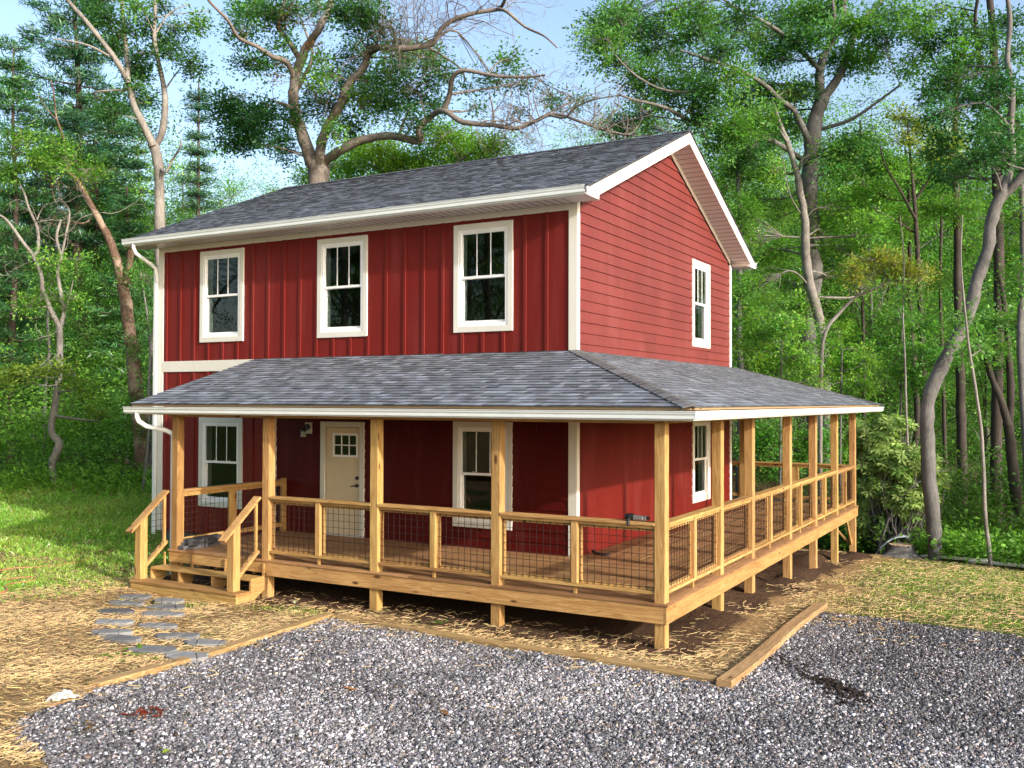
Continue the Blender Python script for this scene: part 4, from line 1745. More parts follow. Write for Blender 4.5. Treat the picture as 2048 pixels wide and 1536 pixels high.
    for i in range(nu):
        for j in range(nv):
            u, v = i / (nu - 1) - .5, j / (nv - 1) - .5
            h = .075 * math.cos(u * 2.7) * math.cos(v * 2.6) + r.uniform(-.022, .022)
            g[i, j] = (cx + u * .165 + r.uniform(-.008, .008), cy + v * .17 + .10 * u, gz(cx, cy) + .035 + h)
    for i in range(nu - 1):
        for j in range(nv - 1):
            m.quad(g[i, j], g[i + 1, j], g[i + 1, j + 1], g[i, j + 1])
    o = m.build("plastic_wrapper", M["plastic"], None)
    s = o.modifiers.new("thickness", "SOLIDIFY")
    s.thickness = .004
    tag(o, "crumpled clear plastic wrapper on the near end of the gravel edging", "wrapper")


def smooth_path(P, k):
    P = [Vector(p) for p in P]
    out = []
    n = len(P)
    for i in range(n - 1):
        p0, p1, p2, p3 = P[max(i - 1, 0)], P[i], P[i + 1], P[min(i + 2, n - 1)]
        for j in range(k):
            t = j / k
            out.append(.5 * ((2 * p1) + (p2 - p0) * t + (2 * p0 - 5 * p1 + 4 * p2 - p3) * t * t + (3 * p1 - p0 - 3 * p2 + p3) * t ** 3))
    out.append(P[-1])
    return out


def leaf_heap(name, c, rad, n, ln, wd, col, r, label, cat, hz):
    m = MB()
    for i in range(n):
        a = r.uniform(0, 6.28)
        d = rad * math.sqrt(r.random())
        x, y = c[0] + d * math.cos(a), c[1] + d * math.sin(a)
        z = gz(x, y) + .02 + hz * r.random() * (1.1 - d / rad)
        t = r.uniform(0, 6.28)
        dx, dy, dz = math.cos(t), math.sin(t), r.uniform(-.1, .55)
        l, w = ln * r.uniform(.7, 1.2), wd * r.uniform(.7, 1.2)
        s = r.uniform(.6, 1.35)
        m.tone = tuple(q * s for q in col)
        px, py = -dy * w, dx * w
        lift = r.uniform(-.2, .5) * w
        A = (x, y, z)
        B = (x + dx * l * .5 + px * .5, y + dy * l * .5 + py * .5, z + dz * l * .5 + lift)
        Cc = (x + dx * l, y + dy * l, z + dz * l * .6)
        Dd = (x + dx * l * .5 - px * .5, y + dy * l * .5 - py * .5, z + dz * l * .5 + lift)
        Mm = (x + dx * l * .5, y + dy * l * .5, z + dz * l * .5)
        m.add([A, B, Cc, Dd, Mm], [(0, 1, 4), (1, 2, 4), (2, 3, 4), (3, 0, 4)])
    tag(m.build(name, M["leaf"], None, tone=True), label, cat)


def make_stump():
    r = random.Random(2)
    cx, cy = 3.36, 11.25
    zb = gz(cx, cy)
    e = empty("tree_stump", (cx, cy, zb), "cut tree stump with flaring roots beside the far porch corner", "stump")
    n = 40
    m = MB()
    rings = []
    prof = [(-.10, .62), (.0, .46), (.06, .37), (.13, .31), (.24, .285), (.33, .275)]
    lob = [(r.uniform(0, 6.28), r.uniform(.5, 1)) for _ in range(6)]
    for h, R in prof:
        ring = []
        for i in range(n):
            a = 2 * math.pi * i / n
            fl = sum(k * max(0, math.cos(a - b)) ** 7 for b, k in lob)
            R2 = R * (1 + .55 * fl * max(0, (.22 - h)) / .3) * (1 + .035 * math.sin(a * 17 + h * 9)) * (1 + .04 * math.sin(5 * a))
            ring.append((R2 * math.cos(a), R2 * math.sin(a), h))
        rings.append(ring)
    m.add([p for q in rings for p in q], [(i * n + j, i * n + (j + 1) % n, (i + 1) * n + (j + 1) % n, (i + 1) * n + j) for i in range(len(prof) - 1) for j in range(n)])
    m.build("bark", M["bark_grey"], e, smooth=True)
    m = MB()
    top = [(p[0] * .99, p[1] * .99, .333 + .015 * p[0]) for p in rings[-1]]
    m.poly(top)
    m.prism([(p[0] * .985, p[1] * .985, .29) for p in top], (0, 0, .042))
    m.build("cut_face", M["cutwood"], e)


def make_tool():
    e = empty("power_tool", (2.03, -PY + .07, .981), "black and grey cordless tool lying on the porch top rail", "power tool")
    m = MB()
    m.box(.02, .20, -.028, .028, .012, .072)
    m.box(.06, .16, -.034, .034, .022, .06)
    m.build("body", M["grey_metal"], e, .008)
    m = MB()
    m.tube([(-.085, 0, .052), (-.03, 0, .05), (.03, 0, .048)], [.036, .045, .040], 14)
    m.tube([(-.03, -.02, .05), (-.02, -.06, .02), (-.01, -.085, -.05)], [.024, .022, .018], 8)
    m.build("head", M["black"], e)
    m = MB()
    m.box(-.125, -.08, -.03, .03, .022, .075)
    m.build("battery", M["red_plastic"], e, .006)
    m = MB()
    m.tube([(.20, 0, .045), (.235, 0, .045)], [.022, .016], 10)
    m.build("nose", M["black"], e)


# ------------------------------------------------------------------ straw and grass
def make_straw():
    r = np.random.default_rng(5)
    n0 = 420000
    x = r.uniform(-13.0, 7.5, n0)
    y = r.uniform(-9.6, 11.5, n0)
    s, g, d = masks(x, y)
    dx, dy = x - CAM[0], y - CAM[1]
    fwd = dx * CF[0] + dy * CF[1]
    rt = dx * CR[0] + dy * CR[1]
    vis = (fwd > 5) & (np.abs(rt) < .56 * fwd + .3)
    inside = ((x > -9.7) & (x < 2.3) & (y > -.1) & (y < 10.2)) | ((x > -6.2) & (x < 2.3) & (y > -2.2) & (y < 10.2))
    ingr = in_poly(x, y, GRAVEL_POLY)
    # a few stalks blown on to the gravel near its borders
    near = np.minimum(np.abs(y + 3.6) + 3 * np.maximum(0, np.abs(x - .7) - 2.8), np.abs(x + 2.0) + 2.0 * np.maximum(0, -8.6 - y))
    near = np.minimum(near, np.abs(y - .2) + 5 * (x < 3.6))
    blown = ingr * np.exp(-near / .36) * .5 * vnoise(x, y, 2.5, 71)
    patch = (.50 + .75 * vnoise(x, y, 2.6, 72)) * np.where(x > 3.0, .55, 1.0) * np.where(y > 3, .6, 1)
    pr = np.where(ingr, blown, np.clip(s * patch + .30 * g * (x > -12) + .10 * d, 0, 1))
    dens = np.clip(9.0 / np.maximum(fwd, 1), .25, 1.0)
    keep = vis & ~inside & (r.random(n0) < pr * dens)
    x, y, fwd = x[keep], y[keep], fwd[keep]
    n = len(x)
    ln = r.uniform(.04, .17, n)
    wd = r.uniform(.0011, .0024, n) * np.clip(fwd / 9, 1, 2.2)
    a = r.normal(.35, .9, n) + 2.5 * (vnoise(x, y, 3.0, 73) - .5)
    tilt = r.normal(.04, .16, n)
    bend = r.normal(0, .22, n)
    z = ground(x, y) + .012 + r.uniform(0, .030, n)
    V = np.zeros((n, 3, 2, 3))
    for i, t in enumerate((-.5, 0, .5)):
        aa = a + bend * t * 2
        px = x + np.cos(aa) * ln * t
        py = y + np.sin(aa) * ln * t
        pz = z + tilt * ln * t + (0.25 - t * t) * ln * .10 * r.random(n)
        V[:, i, 0] = np.stack([px - np.sin(aa) * wd, py + np.cos(aa) * wd, pz + .004], -1)
        V[:, i, 1] = np.stack([px + np.sin(aa) * wd, py - np.cos(aa) * wd, pz], -1)
    f = np.array([(0, 1, 3, 2), (2, 3, 5, 4)])
    F = (f[None] + 6 * np.arange(n)[:, None, None]).reshape(-1, 4)
    k = r.uniform(.45, 1.15, n)[:, None]
    tone = np.array([.57, .40, .19]) * k * (1 + r.normal(0, .06, (n, 3)))
    dk = r.random(n) < .22
    tone[dk] *= .45
    o = np_mesh("straw", V.reshape(-1, 3), F, M["straw"], tone=np.repeat(np.clip(tone, .02, .8), 6, 0))
    tag(o, "loose golden straw mulch spread over the yard", "straw", kind="stuff")


def make_grass():
    r = np.random.default_rng(6)
    n0 = 420000
    # two zones: lawn left of the house, thin new grass on the right
    x = np.concatenate([r.uniform(-24, -6.5, n0), r.uniform(2.6, 9.5, n0 // 3), r.uniform(-9, -1.8, n0 // 5)])
    y = np.concatenate([r.uniform(-7, 10, n0), r.uniform(-4, 12.2, n0 // 3), r.uniform(-9, -2.6, n0 // 5)])
    s, g, d = masks(x, y)
    dx, dy = x - CAM[0], y - CAM[1]
    fwd = dx * CF[0] + dy * CF[1]
    rt = dx * CR[0] + dy * CR[1]
    vis = (fwd > 5) & (np.abs(rt) < .56 * fwd + .4)
    hidden = ((x > -9.7) & (x < 2.5) & (y > -.1)) | ((x > -6.3) & (x < 2.5) & (y > -2.7))
    ingr = in_poly(x, y, GRAVEL_POLY)
    pr = g * (.35 + .9 * vnoise(x, y, 2.2, 81))
    edge = np.exp(-np.abs(wood_edge(x, y)) / .8) * (x < -5)
    pr = np.clip(pr + edge, 0, 1)
    keep = vis & ~hidden & ~ingr & (r.random(len(x)) < pr) & (wood_edge(x, y) < 1.0)
    x, y, fwd = x[keep], y[keep], fwd[keep]
    left = x < -6.5
    tall = np.clip(np.exp(-np.maximum(0, -wood_edge(x, y) - .2) / 1.6), 0, 1) * left
    n = len(x)
    h = np.where(left, r.uniform(.04, .13, n) * (1 + .8 * vnoise(x, y, 1.3, 83)), r.uniform(.02, .055, n)) + tall * r.uniform(.05, .45, n)
    h *= np.where(left & (y < -2.5) & (x > -11), .55, 1)
    w = np.clip(.0035 * fwd / 12, .003, .009) * r.uniform(.7, 1.4, n) * (1 + 1.2 * tall)
    a = r.uniform(0, 6.28, n)
    lean = r.uniform(.1, .8, n)
    z = ground(x, y) - .005
    ca, sa = np.cos(a), np.sin(a)
    b = r.uniform(0, 6.28, n)
    lx, ly = np.cos(b) * lean * h, np.sin(b) * lean * h
    V = np.stack([np.stack([x - ca * w, y - sa * w, z], -1), np.stack([x + ca * w, y + sa * w, z], -1),
                  np.stack([x + .45 * lx + ca * w * .7, y + .45 * ly + sa * w * .7, z + h * .62], -1),
                  np.stack([x + lx, y + ly, z + h * (1 - .25 * lean)], -1)], 1)
    F = np.arange(4 * n).reshape(n, 4)
    k = r.uniform(.55, 1.25, n)[:, None]
    yel = vnoise(x, y, 1.0, 85)[:, None]
    tone = (np.array([.20, .46, .042]) * (1 - yel) + np.array([.36, .52, .08]) * yel) * k
    tone = np.where(left[:, None], tone, tone * np.array([1.15, .88, 1.0]))
    dry = r.random(n) < .10
    tone[dry] = np.array([.40, .30, .12]) * k[dry]
    o = np_mesh("grass", V.reshape(-1, 3), F, M["blade"], tone=np.repeat(tone, 4, 0))
    tag(o, "green grass of the lawn and thin new grass by the gravel", "grass", kind="stuff")
# ------------------------------------------------------------------ trees and shrubs
def unit(v):
    return v / (np.linalg.norm(v, axis=-1, keepdims=True) + 1e-9)


def leaf_quads(C, size, r, width=.5, up=.8, droop=0.0, dirs=None, nrm=None):
    """one rhombic leaf per centre C; returns vertices (n*4,3)"""
    n = len(C)
    nrm = unit(r.normal(0, 1, (n, 3)) + np.array([0, 0, up])) if nrm is None else unit(nrm)
    d = r.normal(0, 1, (n, 3)) if dirs is None else dirs + r.normal(0, .02, (n, 3))
    d = d.copy()
    d[:, 2] -= droop
    d = unit(d - nrm * (d * nrm).sum(1)[:, None])
    s = np.cross(nrm, d)
    sz = (size * r.uniform(.6, 1.3, n))[:, None]
    k = width * .5 * r.uniform(.8, 1.2, n)[:, None]
    bend = nrm * sz * r.uniform(-.02, .14, n)[:, None]
    return np.stack([C - d * sz * .5, C + s * sz * k + bend, C + d * sz * .5, C - s * sz * k + bend], 1).reshape(-1, 3)


class Plant:
    def __init__(self, seed):
        self.r = np.random.default_rng(seed)
        self.tv, self.tf, self.n = [], [], 0
        self.lv, self.lt = [], []
        self.sk = []          # skeleton points (x, y, z, radius)

    def tube(self, P, rad, sides=6):
        V, F = tube_np(P, rad, sides)
        self.tv.append(V)
        self.tf.append(F + self.n)
        self.n += len(V)

    def limb(self, P, r0, r1, sides=8, wob=.03, k=4, power=1.0):
        """smooth limb through the control points"""
        Q = np.array([tuple(q) for q in smooth_path([tuple(p) for p in P], k)])
        m = len(Q)
        t = np.linspace(0, 1, m)
        rad = r0 + (r1 - r0) * t ** power
        Q = Q + self.r.normal(0, 1, (m, 3)) * (wob * rad)[:, None]
        rad = rad * (1 + self.r.normal(0, .05, m))
        self.tube(Q, rad, sides)
        self.sk += [(*q, a) for q, a in zip(Q, rad)]
        return Q

    def plimb(self, px, d0, d1, r0, r1, **kw):
        """limb through photograph pixels, running from depth d0 to d1"""
        n = len(px)
        c = np.linspace(0, 1, n)
        return self.limb([at(u, v, d0 + (d1 - d0) * t + .15 * math.sin(5 * t + u)) for (u, v), t in zip(px, c)], r0, r1, **kw)

    def twig(self, p, d, ln, rad, depth, leafy=None):
        """recursive bare twig"""
        r = self.r
        n = 4
        P = [p]
        q = p.copy()
        dd = d.copy()
        for i in range(n):
            dd = unit(dd + r.normal(0, .28, 3))
            q = q + dd * ln / n
            P.append(q)
        self.tube(np.array(P), np.linspace(rad, rad * .45, n + 1), 4)
        if depth > 0:
            for i in range(r.integers(2, 4)):
                k = r.integers(1, n + 1)
                self.twig(P[k], unit(dd + r.normal(0, .75, 3)), ln * r.uniform(.45, .75), rad * .55, depth - 1, leafy)
        elif leafy is not None:
            leafy.append(P[-1])

    def leaves(self, C, per, spread, size, tone, var=.25, flat=.6, width=.5, up=.8, droop=0.0):
        """sprays of leaves: each cluster shares a tilt, so it catches light as one"""
        r = self.r
        C = np.asarray(C)
        n = len(C)
        per, size = int(per * 1.8), size * .74
        nc = unit(r.normal(0, .55, (n, 3)) + np.array([0, 0, 1.0]))
        off = r.normal(0, 1, (n, per, 3)) * spread
        out = (off * nc[:, None]).sum(-1, keepdims=True)
        off = off - nc[:, None] * out * (1 - flat * .55)
        P = (C[:, None] + off).reshape(-1, 3)
        nrm = (nc[:, None] + r.normal(0, .24, (n, per, 3))).reshape(-1, 3)
        d = (off + r.normal(0, .6 * spread, off.shape)).reshape(-1, 3)
        d[:, 2] -= (.15 + droop) * spread
        self.lv.append(leaf_quads(P, size, r, width, nrm=nrm, dirs=d))
        k = r.lognormal(0, var, (n, 1, 1)) * r.lognormal(0, .10, (n, per, 1))
        hue = r.normal(0, 1, (n, 1, 1)) * .6 + r.normal(0, 1, (n, per, 1)) * .3
        t = np.asarray(tone)[None, None] * k * (1 + hue * np.array([.22, .02, -.05]))
        self.lt.append(np.repeat(np.clip(t.reshape(-1, 3), .004, .6), 4, 0))

    def clump(self, c, rad, dens, per, size, tone, spread=.30, var=.25, stem=True, twigs=True, flat=.6, width=.5, up=.8, droop=0.0, gap=.25):
        """ellipsoid of leaf clusters hung on twigs from the nearest limb"""
        r = self.r
        c = np.asarray(c, float)
        rad = np.asarray(rad, float)
        n = max(8, int(3.6 * dens * (rad[0] * rad[1] * rad[2]) ** (2 / 3)))
        d = unit(r.normal(0, 1, (n, 3))) * (r.random((n, 1)) ** (1 / 2.4))
        # noise gate opens gaps
        ph = r.uniform(0, 6.28, 3)
        gate = np.sin(d[:, 0] * 4 + ph[0]) + np.sin(d[:, 1] * 4 + ph[1]) + np.sin(d[:, 2] * 5 + ph[2])
        d = d[gate > -3 + 4 * gap]
        C = c + d * rad
        if len(C) == 0:
            return
        if self.sk and stem:
            S = np.array(self.sk)
            dist = np.linalg.norm(S[:, :3] - c, axis=1) + np.maximum(0, S[:, 2] - c[2]) * .8
            i = int(np.argmin(dist))
            p0 = S[i, :3]
            rr = min(S[i, 3] * .5, .014 + .012 * np.linalg.norm(c - p0))
            mid = (p0 + c) / 2 + r.normal(0, .12, 3) * np.linalg.norm(c - p0) + np.array([0, 0, .06 * np.linalg.norm(c - p0)])
            Q = np.array([tuple(q) for q in smooth_path([p0, mid, c], 4)])
            self.tube(Q, np.linspace(rr, rr * .35, len(Q)), 5)
            if twigs:
                for q in C[:: max(1, len(C) // 22)]:
                    a = Q[r.integers(len(Q) // 2, len(Q))]
                    b = (a + q) / 2 + r.normal(0, .10, 3)
                    self.tube(np.array([a, b, q]), [.011, .008, .004], 3)
        self.leaves(C, per, spread, size, tone, var, flat, width, up, droop)

    def pclump(self, u, v, ru, rv, d, dens, per, size, tone, dd=.0, **kw):
        s = d / FPX
        c = at(u, v, d + dd)
        rr = (ru + rv) / 2 * s
        self.clump(c, (max(ru * s, .2) * .95, max(rr, .25), max(rv * s, .2)), dens, per, size, tone, **kw)

    def build(self, name, base, label, cat, mb, ml="leaf", group=None):
        base = np.asarray(base, float)
        root = empty(name, base, label, cat, group)
        if self.tv:
            np_mesh("trunk", np.concatenate(self.tv) - base, np.concatenate(self.tf), M[mb], root, smooth=True)
        if self.lv:
            V = np.concatenate(self.lv) - base
            np_mesh("crown", V, np.arange(len(V)).reshape(-1, 4), M[ml], root, tone=np.concatenate(self.lt))
        return root


DARK = (.062, .165, .056)
MID = (.125, .285, .060)
BRIGHT = (.215, .42, .07)
YEL = (.36, .47, .085)
PINE = (.050, .140, .060)


def gbase(u, d):
    p = at(u, 900, d)
    return np.array([p[0], p[1], gz(p[0], p[1]) - .12])


def generic_tree(seed, base, H, tone, mb, label, spread=.30, per=30, size=.16, name="leafy_tree", first=.30, nb=16, trunk_r=None, group=None, lean=(0, 0), top=1.0):
    t = Plant(seed)
    r = t.r
    base = np.asarray(base, float)
    R = trunk_r or H * .011
    P = [base + np.array([lean[0] * k * k, lean[1] * k * k, H * k]) + np.append(r.normal(0, .012 * H * k, 2), 0) for k in np.linspace(0, 1, 7)]
    Q = t.limb(P, R, R * .12, 8)
    C = []
    for i in range(nb):
        k = first + (1 - first) * (i + r.random()) / nb
        p = Q[min(len(Q) - 1, int(k * (len(Q) - 1)))]
        a = i * 2.4 + r.uniform(-.5, .5)
        el = r.uniform(.15, .75) + .5 * k
        ln = H * spread * (1.15 - .75 * abs(k - .55)) * r.uniform(.7, 1.15) * (1.0 if k < .8 else .7)
        d = np.array([math.cos(a) * math.cos(el), math.sin(a) * math.cos(el), math.sin(el)])
        mid = p + d * ln * .5 + np.array([0, 0, .05 * ln])
        e = p + d * ln + np.append(r.normal(0, .08 * ln, 2), -.05 * ln)
        rb = R * (1 - k) * .5 + .012
        B = t.limb([p, mid, e], rb, rb * .25, 5)
        for j in range(9):
            f = r.uniform(.30, 1.05)
            b = B[min(len(B) - 1, int(f * (len(B) - 1)))]
            o = r.normal(0, 1, 3) * np.array([1, 1, .55]) * (.14 * ln + .25)
            c = b + o
            t.tube(np.array([b, (b + c) / 2 + r.normal(0, .08, 3), c]), [.02, .014, .006], 3)
            for q in range(r.integers(2, 5)):
                C.append(c + r.normal(0, .42, 3) * np.array([1, 1, .6]))
    t.leaves(C, per, .36, size, tone, .35)
    return t.build(name, base, label, "tree", mb, group=group)


def pine_tree(seed, base, H, label, spread=.19, first=.26, tone=PINE, name="pine_tree", step=.75, dens=1.0, trunk_r=None, lean=(0, 0), needle=.27):
    t = Plant(seed)
    r = t.r
    base = np.asarray(base, float)
    R = trunk_r or H * .0115
    Q = t.limb([base + np.append(r.normal(0, .004 * H, 2) * (k > 0) + np.array(lean) * k, H * k) for k in np.linspace(0, 1, 6)], R, .03, 8, k=8)
    z = first * H
    C, dirs = [], []
    while z < H * .985:
        k = z / H
        env = spread * H * (1 - k) ** .75 * (1 if k > first + .12 else .55 + .45 * (k - first) / .12)
        nbr = int(r.integers(4, 7))
        a0 = r.uniform(0, 6.28)
        p = Q[min(len(Q) - 1, int(k * (len(Q) - 1)))].copy()
        p[2] = base[2] + z
        for i in range(nbr):
            a = a0 + i * 6.28 / nbr + r.uniform(-.35, .35)
            ln = max(.5, env * r.uniform(.45, 1.15))
            d = np.array([math.cos(a), math.sin(a), 0])
            dz = r.uniform(.0, .22) + .5 * max(0, k - .7)
            B = t.limb([p, p + d * ln * .5 + np.array([0, 0, dz * ln * .3]), p + d * ln + np.array([0, 0, dz * ln])], .012 + .012 * ln, .008, 4, k=3)
            n = int((5 + 5.0 * ln) * dens)
            for j in range(n):
                f = r.uniform(.38, 1.02)
                b = B[min(len(B) - 1, int(f * (len(B) - 1)))]
                s = np.array([-d[1], d[0], 0])
                w = ln * .30 * (1.15 - abs(f - .65))
                C.append(b + s * r.normal(0, w * .6) + d * r.normal(0, .15) + np.array([0, 0, r.normal(.06, .08)]))
                dirs.append(d + s * r.normal(0, .6) + np.array([0, 0, .35]))
        z += step * r.uniform(.6, 1.3)
    C, dirs = np.array(C), np.array(dirs)
    per = 16
    n = len(C)
    off = r.normal(0, 1, (n, per, 3)) * np.array([.17, .17, .07])
    dd = unit(dirs)[:, None] + r.normal(0, .55, (n, per, 3))
    P = (C[:, None] + off + .08 * dd).reshape(-1, 3)
    t.lv.append(leaf_quads(P, needle, r, .14, .3, 0, dd.reshape(-1, 3)))
    kk = r.lognormal(0, .25, (n, 1, 1)) * r.lognormal(0, .2, (n, per, 1))
    hue = r.normal(0, 1, (n, 1, 1))
    tt = np.asarray(tone)[None, None] * kk * (1 + hue * np.array([.25, .08, -.05]))
    t.lt.append(np.repeat(np.clip(tt.reshape(-1, 3), .004, .4), 4, 0))
    return t.build(name, base, label, "tree", "bark_pine", "needle")


def make_named_trees():
    # ---- big oak behind the roof
    t = Plant(101)
    d = 34
    b = gbase(645, d)
    t.limb([b, (b + at(640, 372, d)) / 2 + np.array([.1, 0, 0]), at(637, 369, d), at(639, 325, d)], .46, .34, 10)
    A = t.plimb([(638, 345), (622, 325), (609, 281), (590, 224), (587, 185), (592, 150), (605, 112), (614, 92), (636, 62), (658, 18), (668, -20), (690, -80)], d, d - 1.5, .235, .09, sides=9, wob=.07)
    t.plimb([(600, 120), (578, 83), (557, 57), (561, 30), (575, -20)], d - .8, d - 2, .10, .04)
    t.plimb([(590, 160), (574, 125), (543, 112), (512, 92), (477, 75), (455, 40), (420, 4), (400, -30)], d - .7, d - 4, .10, .035)
    t.plimb([(588, 218), (565, 208), (548, 202)], d - .6, d - 1.2, .10, .03)
    t.plimb([(596, 235), (612, 270), (627, 310), (640, 330)], d + .5, d + .2, .09, .12)
    t.plimb([(588, 190), (610, 150), (625, 110), (610, 60), (590, 10)], d - .5, d + 2, .09, .03)
    B = t.plimb([(640, 330), (640, 305), (653, 255), (683, 206), (697, 167), (728, 136), (735, 99), (770, 96), (807, 97), (864, 86), (890, 50), (939, 28), (996, 18), (1012, -6)], d, d - 4, .19, .05, sides=9, wob=.08)
    t.plimb([(996, 18), (1015, 24), (1049, 53), (1088, 72), (1115, 96)], d - 3.8, d - 5, .06, .02)
    t.plimb([(690, 165), (715, 160), (735, 163)], d - 1, d - 1.8, .06, .025)
    Cc = t.plimb([(642, 335), (655, 318), (684, 299), (728, 279), (781, 272), (838, 281), (838, 259), (860, 233), (888, 222), (926, 244), (987, 250), (1031, 257), (1071, 242), (1110, 228), (1163, 244), (1211, 261), (1260, 271)], d, d - 5.5, .20, .028, sides=9, wob=.08, power=.7)
    t.plimb([(888, 221), (899, 189), (906, 154), (930, 141), (992, 152), (1053, 154), (1090, 150)], d - 2.6, d - 4.5, .10, .03)
    t.plimb([(987, 250), (985, 215), (978, 185)], d - 3.6, d - 4, .04, .015)
    t.plimb([(1100, 230), (1130, 235), (1150, 215), (1185, 200), (1240, 190)], d - 4.5, d - 6, .045, .015)
    # leafless twigs, upper right
    for Q, lo, hi, n, ln in ((B, .45, 1.0, 50, 2.0), (Cc, .60, 1.0, 40, 1.5), (A, .6, 1.0, 12, 1.2)):
        for i in range(n):
            p = Q[int(t.r.uniform(lo, hi) * (len(Q) - 1))]
            t.twig(p, unit(t.r.normal(0, 1, 3) * np.array([1, .8, .7]) + np.array([.35, .1, .45])), ln * t.r.uniform(.5, 1.3), .020, 4)
    cl = [(495, 26, 40, 35), (482, 61, 30, 30), (495, 123, 40, 25), (539, 132, 35, 25), (545, 30, 45, 35), (585, 20, 30, 30), (560, 90, 30, 22), (723, 26, 45, 40), (693, 22, 40, 30), (640, 20, 30, 30),
          (710, 114, 45, 35), (789, 145, 40, 40), (816, 114, 35, 30), (745, 185, 40, 45), (666, 211, 35, 35), (728, 211, 35, 40), (833, 185, 40, 35), (781, 205, 40, 40), (640, 145, 25, 40), (675, 150, 25, 30),
          (702, 255, 28, 28), (556, 281, 35, 25), (572, 307, 30, 25), (587, 246, 25, 30), (660, 260, 25, 30), (620, 200, 25, 40), (992, 163, 45, 18), (1020, 120, 35, 18), (1053, 165, 30, 14), (926, 176, 22, 12),
          (952, 215, 22, 12), (868, 211, 25, 20), (1110, 198, 28, 18), (1163, 202, 25, 18), (1035, 224, 14, 10), (880, 150, 45, 30), (860, 110, 35, 30), (760, 60, 40, 40), (820, 240, 40, 25)]
    for i, (u, v, a, c) in enumerate(cl):
        t.pclump(u, v, a, c, d, 26, 20, .17, DARK if i % 3 else MID, dd=t.r.uniform(-3.0, 1.5), spread=.26, gap=.42)
    for (u, v, a, c) in [(500, 250, 62, 40), (455, 215, 45, 30), (470, 288, 40, 18), (530, 215, 30, 25)]:
        t.pclump(u, v, a, c, d, 34, 24, .17, (.030, .10, .034), dd=-1.5, spread=.26, gap=.3)
    for (u, v, a, c) in [(556, 155, 16, 14), (625, 95, 16, 10), (572, 30, 14, 20), (620, 175, 12, 10)]:
        t.pclump(u, v, a, c, d, 30, 10, .14, (.30, .17, .11), dd=-1.8, spread=.2)
    t.build("oak_tree", b, "large oak with thick twisting limbs and bare upper twigs, rising behind the roof", "tree", "bark_oak")

    # ---- bright green tree seen between oak limbs and ridge
    t = Plant(102)
    d = 40
    b = gbase(850, d)
    t.limb([b, b + np.array([.2, 0, 4]), at(845, 300, d)], .2, .05)
    t.plimb([(850, 420), (760, 340), (700, 320)], d, d, .08, .02)
    t.plimb([(850, 400), (920, 320), (990, 290)], d, d - 1, .08, .02)
    for i, (u, v, a, c) in enumerate([(760, 310, 60, 38), (840, 325, 70, 35), (920, 300, 60, 38), (985, 300, 42, 30), (680, 340, 55, 25), (620, 356, 40, 16), (880, 272, 45, 25), (1000, 335, 35, 20), (800, 350, 90, 25), (930, 345, 80, 22), (720, 300, 35, 25)]):
        t.pclump(u, v, a, c, d, 30, 26, .17, BRIGHT if i % 3 else (.17, .31, .045), dd=t.r.uniform(-1.5, 1.5), spread=.3, gap=.22)
    t.build("leafy_tree", b, "bright yellow green tree whose top shows just over the ridge below the oak limbs", "tree", "bark_grey")

    # ---- tall forked oak at the left corner of the house
    t = Plant(103)
    d = 31
    b = gbase(312, d)
    t.limb([b, at(311, 900, d), at(314, 760, d), at(311, 690, d), at(324, 590, d), at(319, 480, d), at(318, 340, d), at(305, 288, d)], .24, .145, 10, wob=.05)
    t.plimb([(306, 292), (287, 250), (268, 212), (257, 168), (235, 125), (210, 90), (170, 40), (135, 0), (110, -40)], d, d - 1, .125, .05)
    t.plimb([(257, 168), (252, 100), (248, 55), (243, 0), (240, -50)], d - .4, d + .8, .085, .05)
    t.plimb([(310, 292), (325, 262), (330, 205), (326, 165), (318, 130), (309, 80), (310, 30), (312, -40)], d, d + .5, .115, .05)
    t.plimb([(218, 112), (180, 92), (140, 82), (106, 78)], d - .7, d - 1.6, .04, .015)
    t.plimb([(316, 330), (330, 345), (345, 320), (360, 295), (362, 280)], d, d - .8, .05, .02)
    t.plimb([(313, 65), (340, 25), (380, 8)], d + .4, d + 1, .03, .012)
    t.plimb([(313, 35), (350, 28), (420, 22)], d + .4, d + 2, .025, .01)
    t.plimb([(333, 175), (350, 150), (362, 135)], d + .2, d, .03, .012)
    for i, (u, v, a, c) in enumerate([(227, 96, 18, 22), (271, 131, 30, 18), (279, 153, 22, 22), (262, 55, 22, 20), (235, 68, 20, 20), (290, 49, 22, 24), (323, 82, 30, 20), (353, 63, 26, 18), (399, 52, 28, 18), (377, 118, 25, 18),
                                      (390, 142, 22, 14), (290, 109, 22, 20), (273, 178, 22, 20), (290, 205, 26, 16), (215, 232, 30, 24), (320, 10, 30, 18), (275, 10, 25, 16), (200, 30, 40, 25), (190, 10, 40, 25), (340, 100, 30, 14), (230, 215, 40, 20)]):
        t.pclump(u, v, a, c, d, 40, 20, .16, DARK if i % 4 else MID, dd=t.r.uniform(-1, 1.5), spread=.24, gap=.3)
    t.build("oak_tree", b, "tall pale barked oak forking high up, standing against the left corner of the house", "tree", "bark_pale")

    # ---- broken brown snag
    t = Plant(104)
    d = 30.5
    b = gbase(283, d)
    t.limb([b, at(283, 900, d), at(270, 760, d), at(262, 690, d), at(252, 610, d), at(242, 560, d)], .26, .16, 9, wob=.09)
    t.plimb([(246, 580), (232, 515), (212, 465), (190, 425), (168, 385), (150, 355), (127, 338)], d, d + .6, .15, .055, wob=.09)
    t.plimb([(250, 570), (258, 540), (262, 500), (264, 480)], d, d - .2, .12, .09)
    t.plimb([(190, 425), (172, 445), (140, 440), (110, 400), (100, 350)], d + .4, d, .025, .01)
    t.plimb([(150, 360), (140, 330), (155, 300), (170, 270)], d + .6, d + .2, .03, .012)
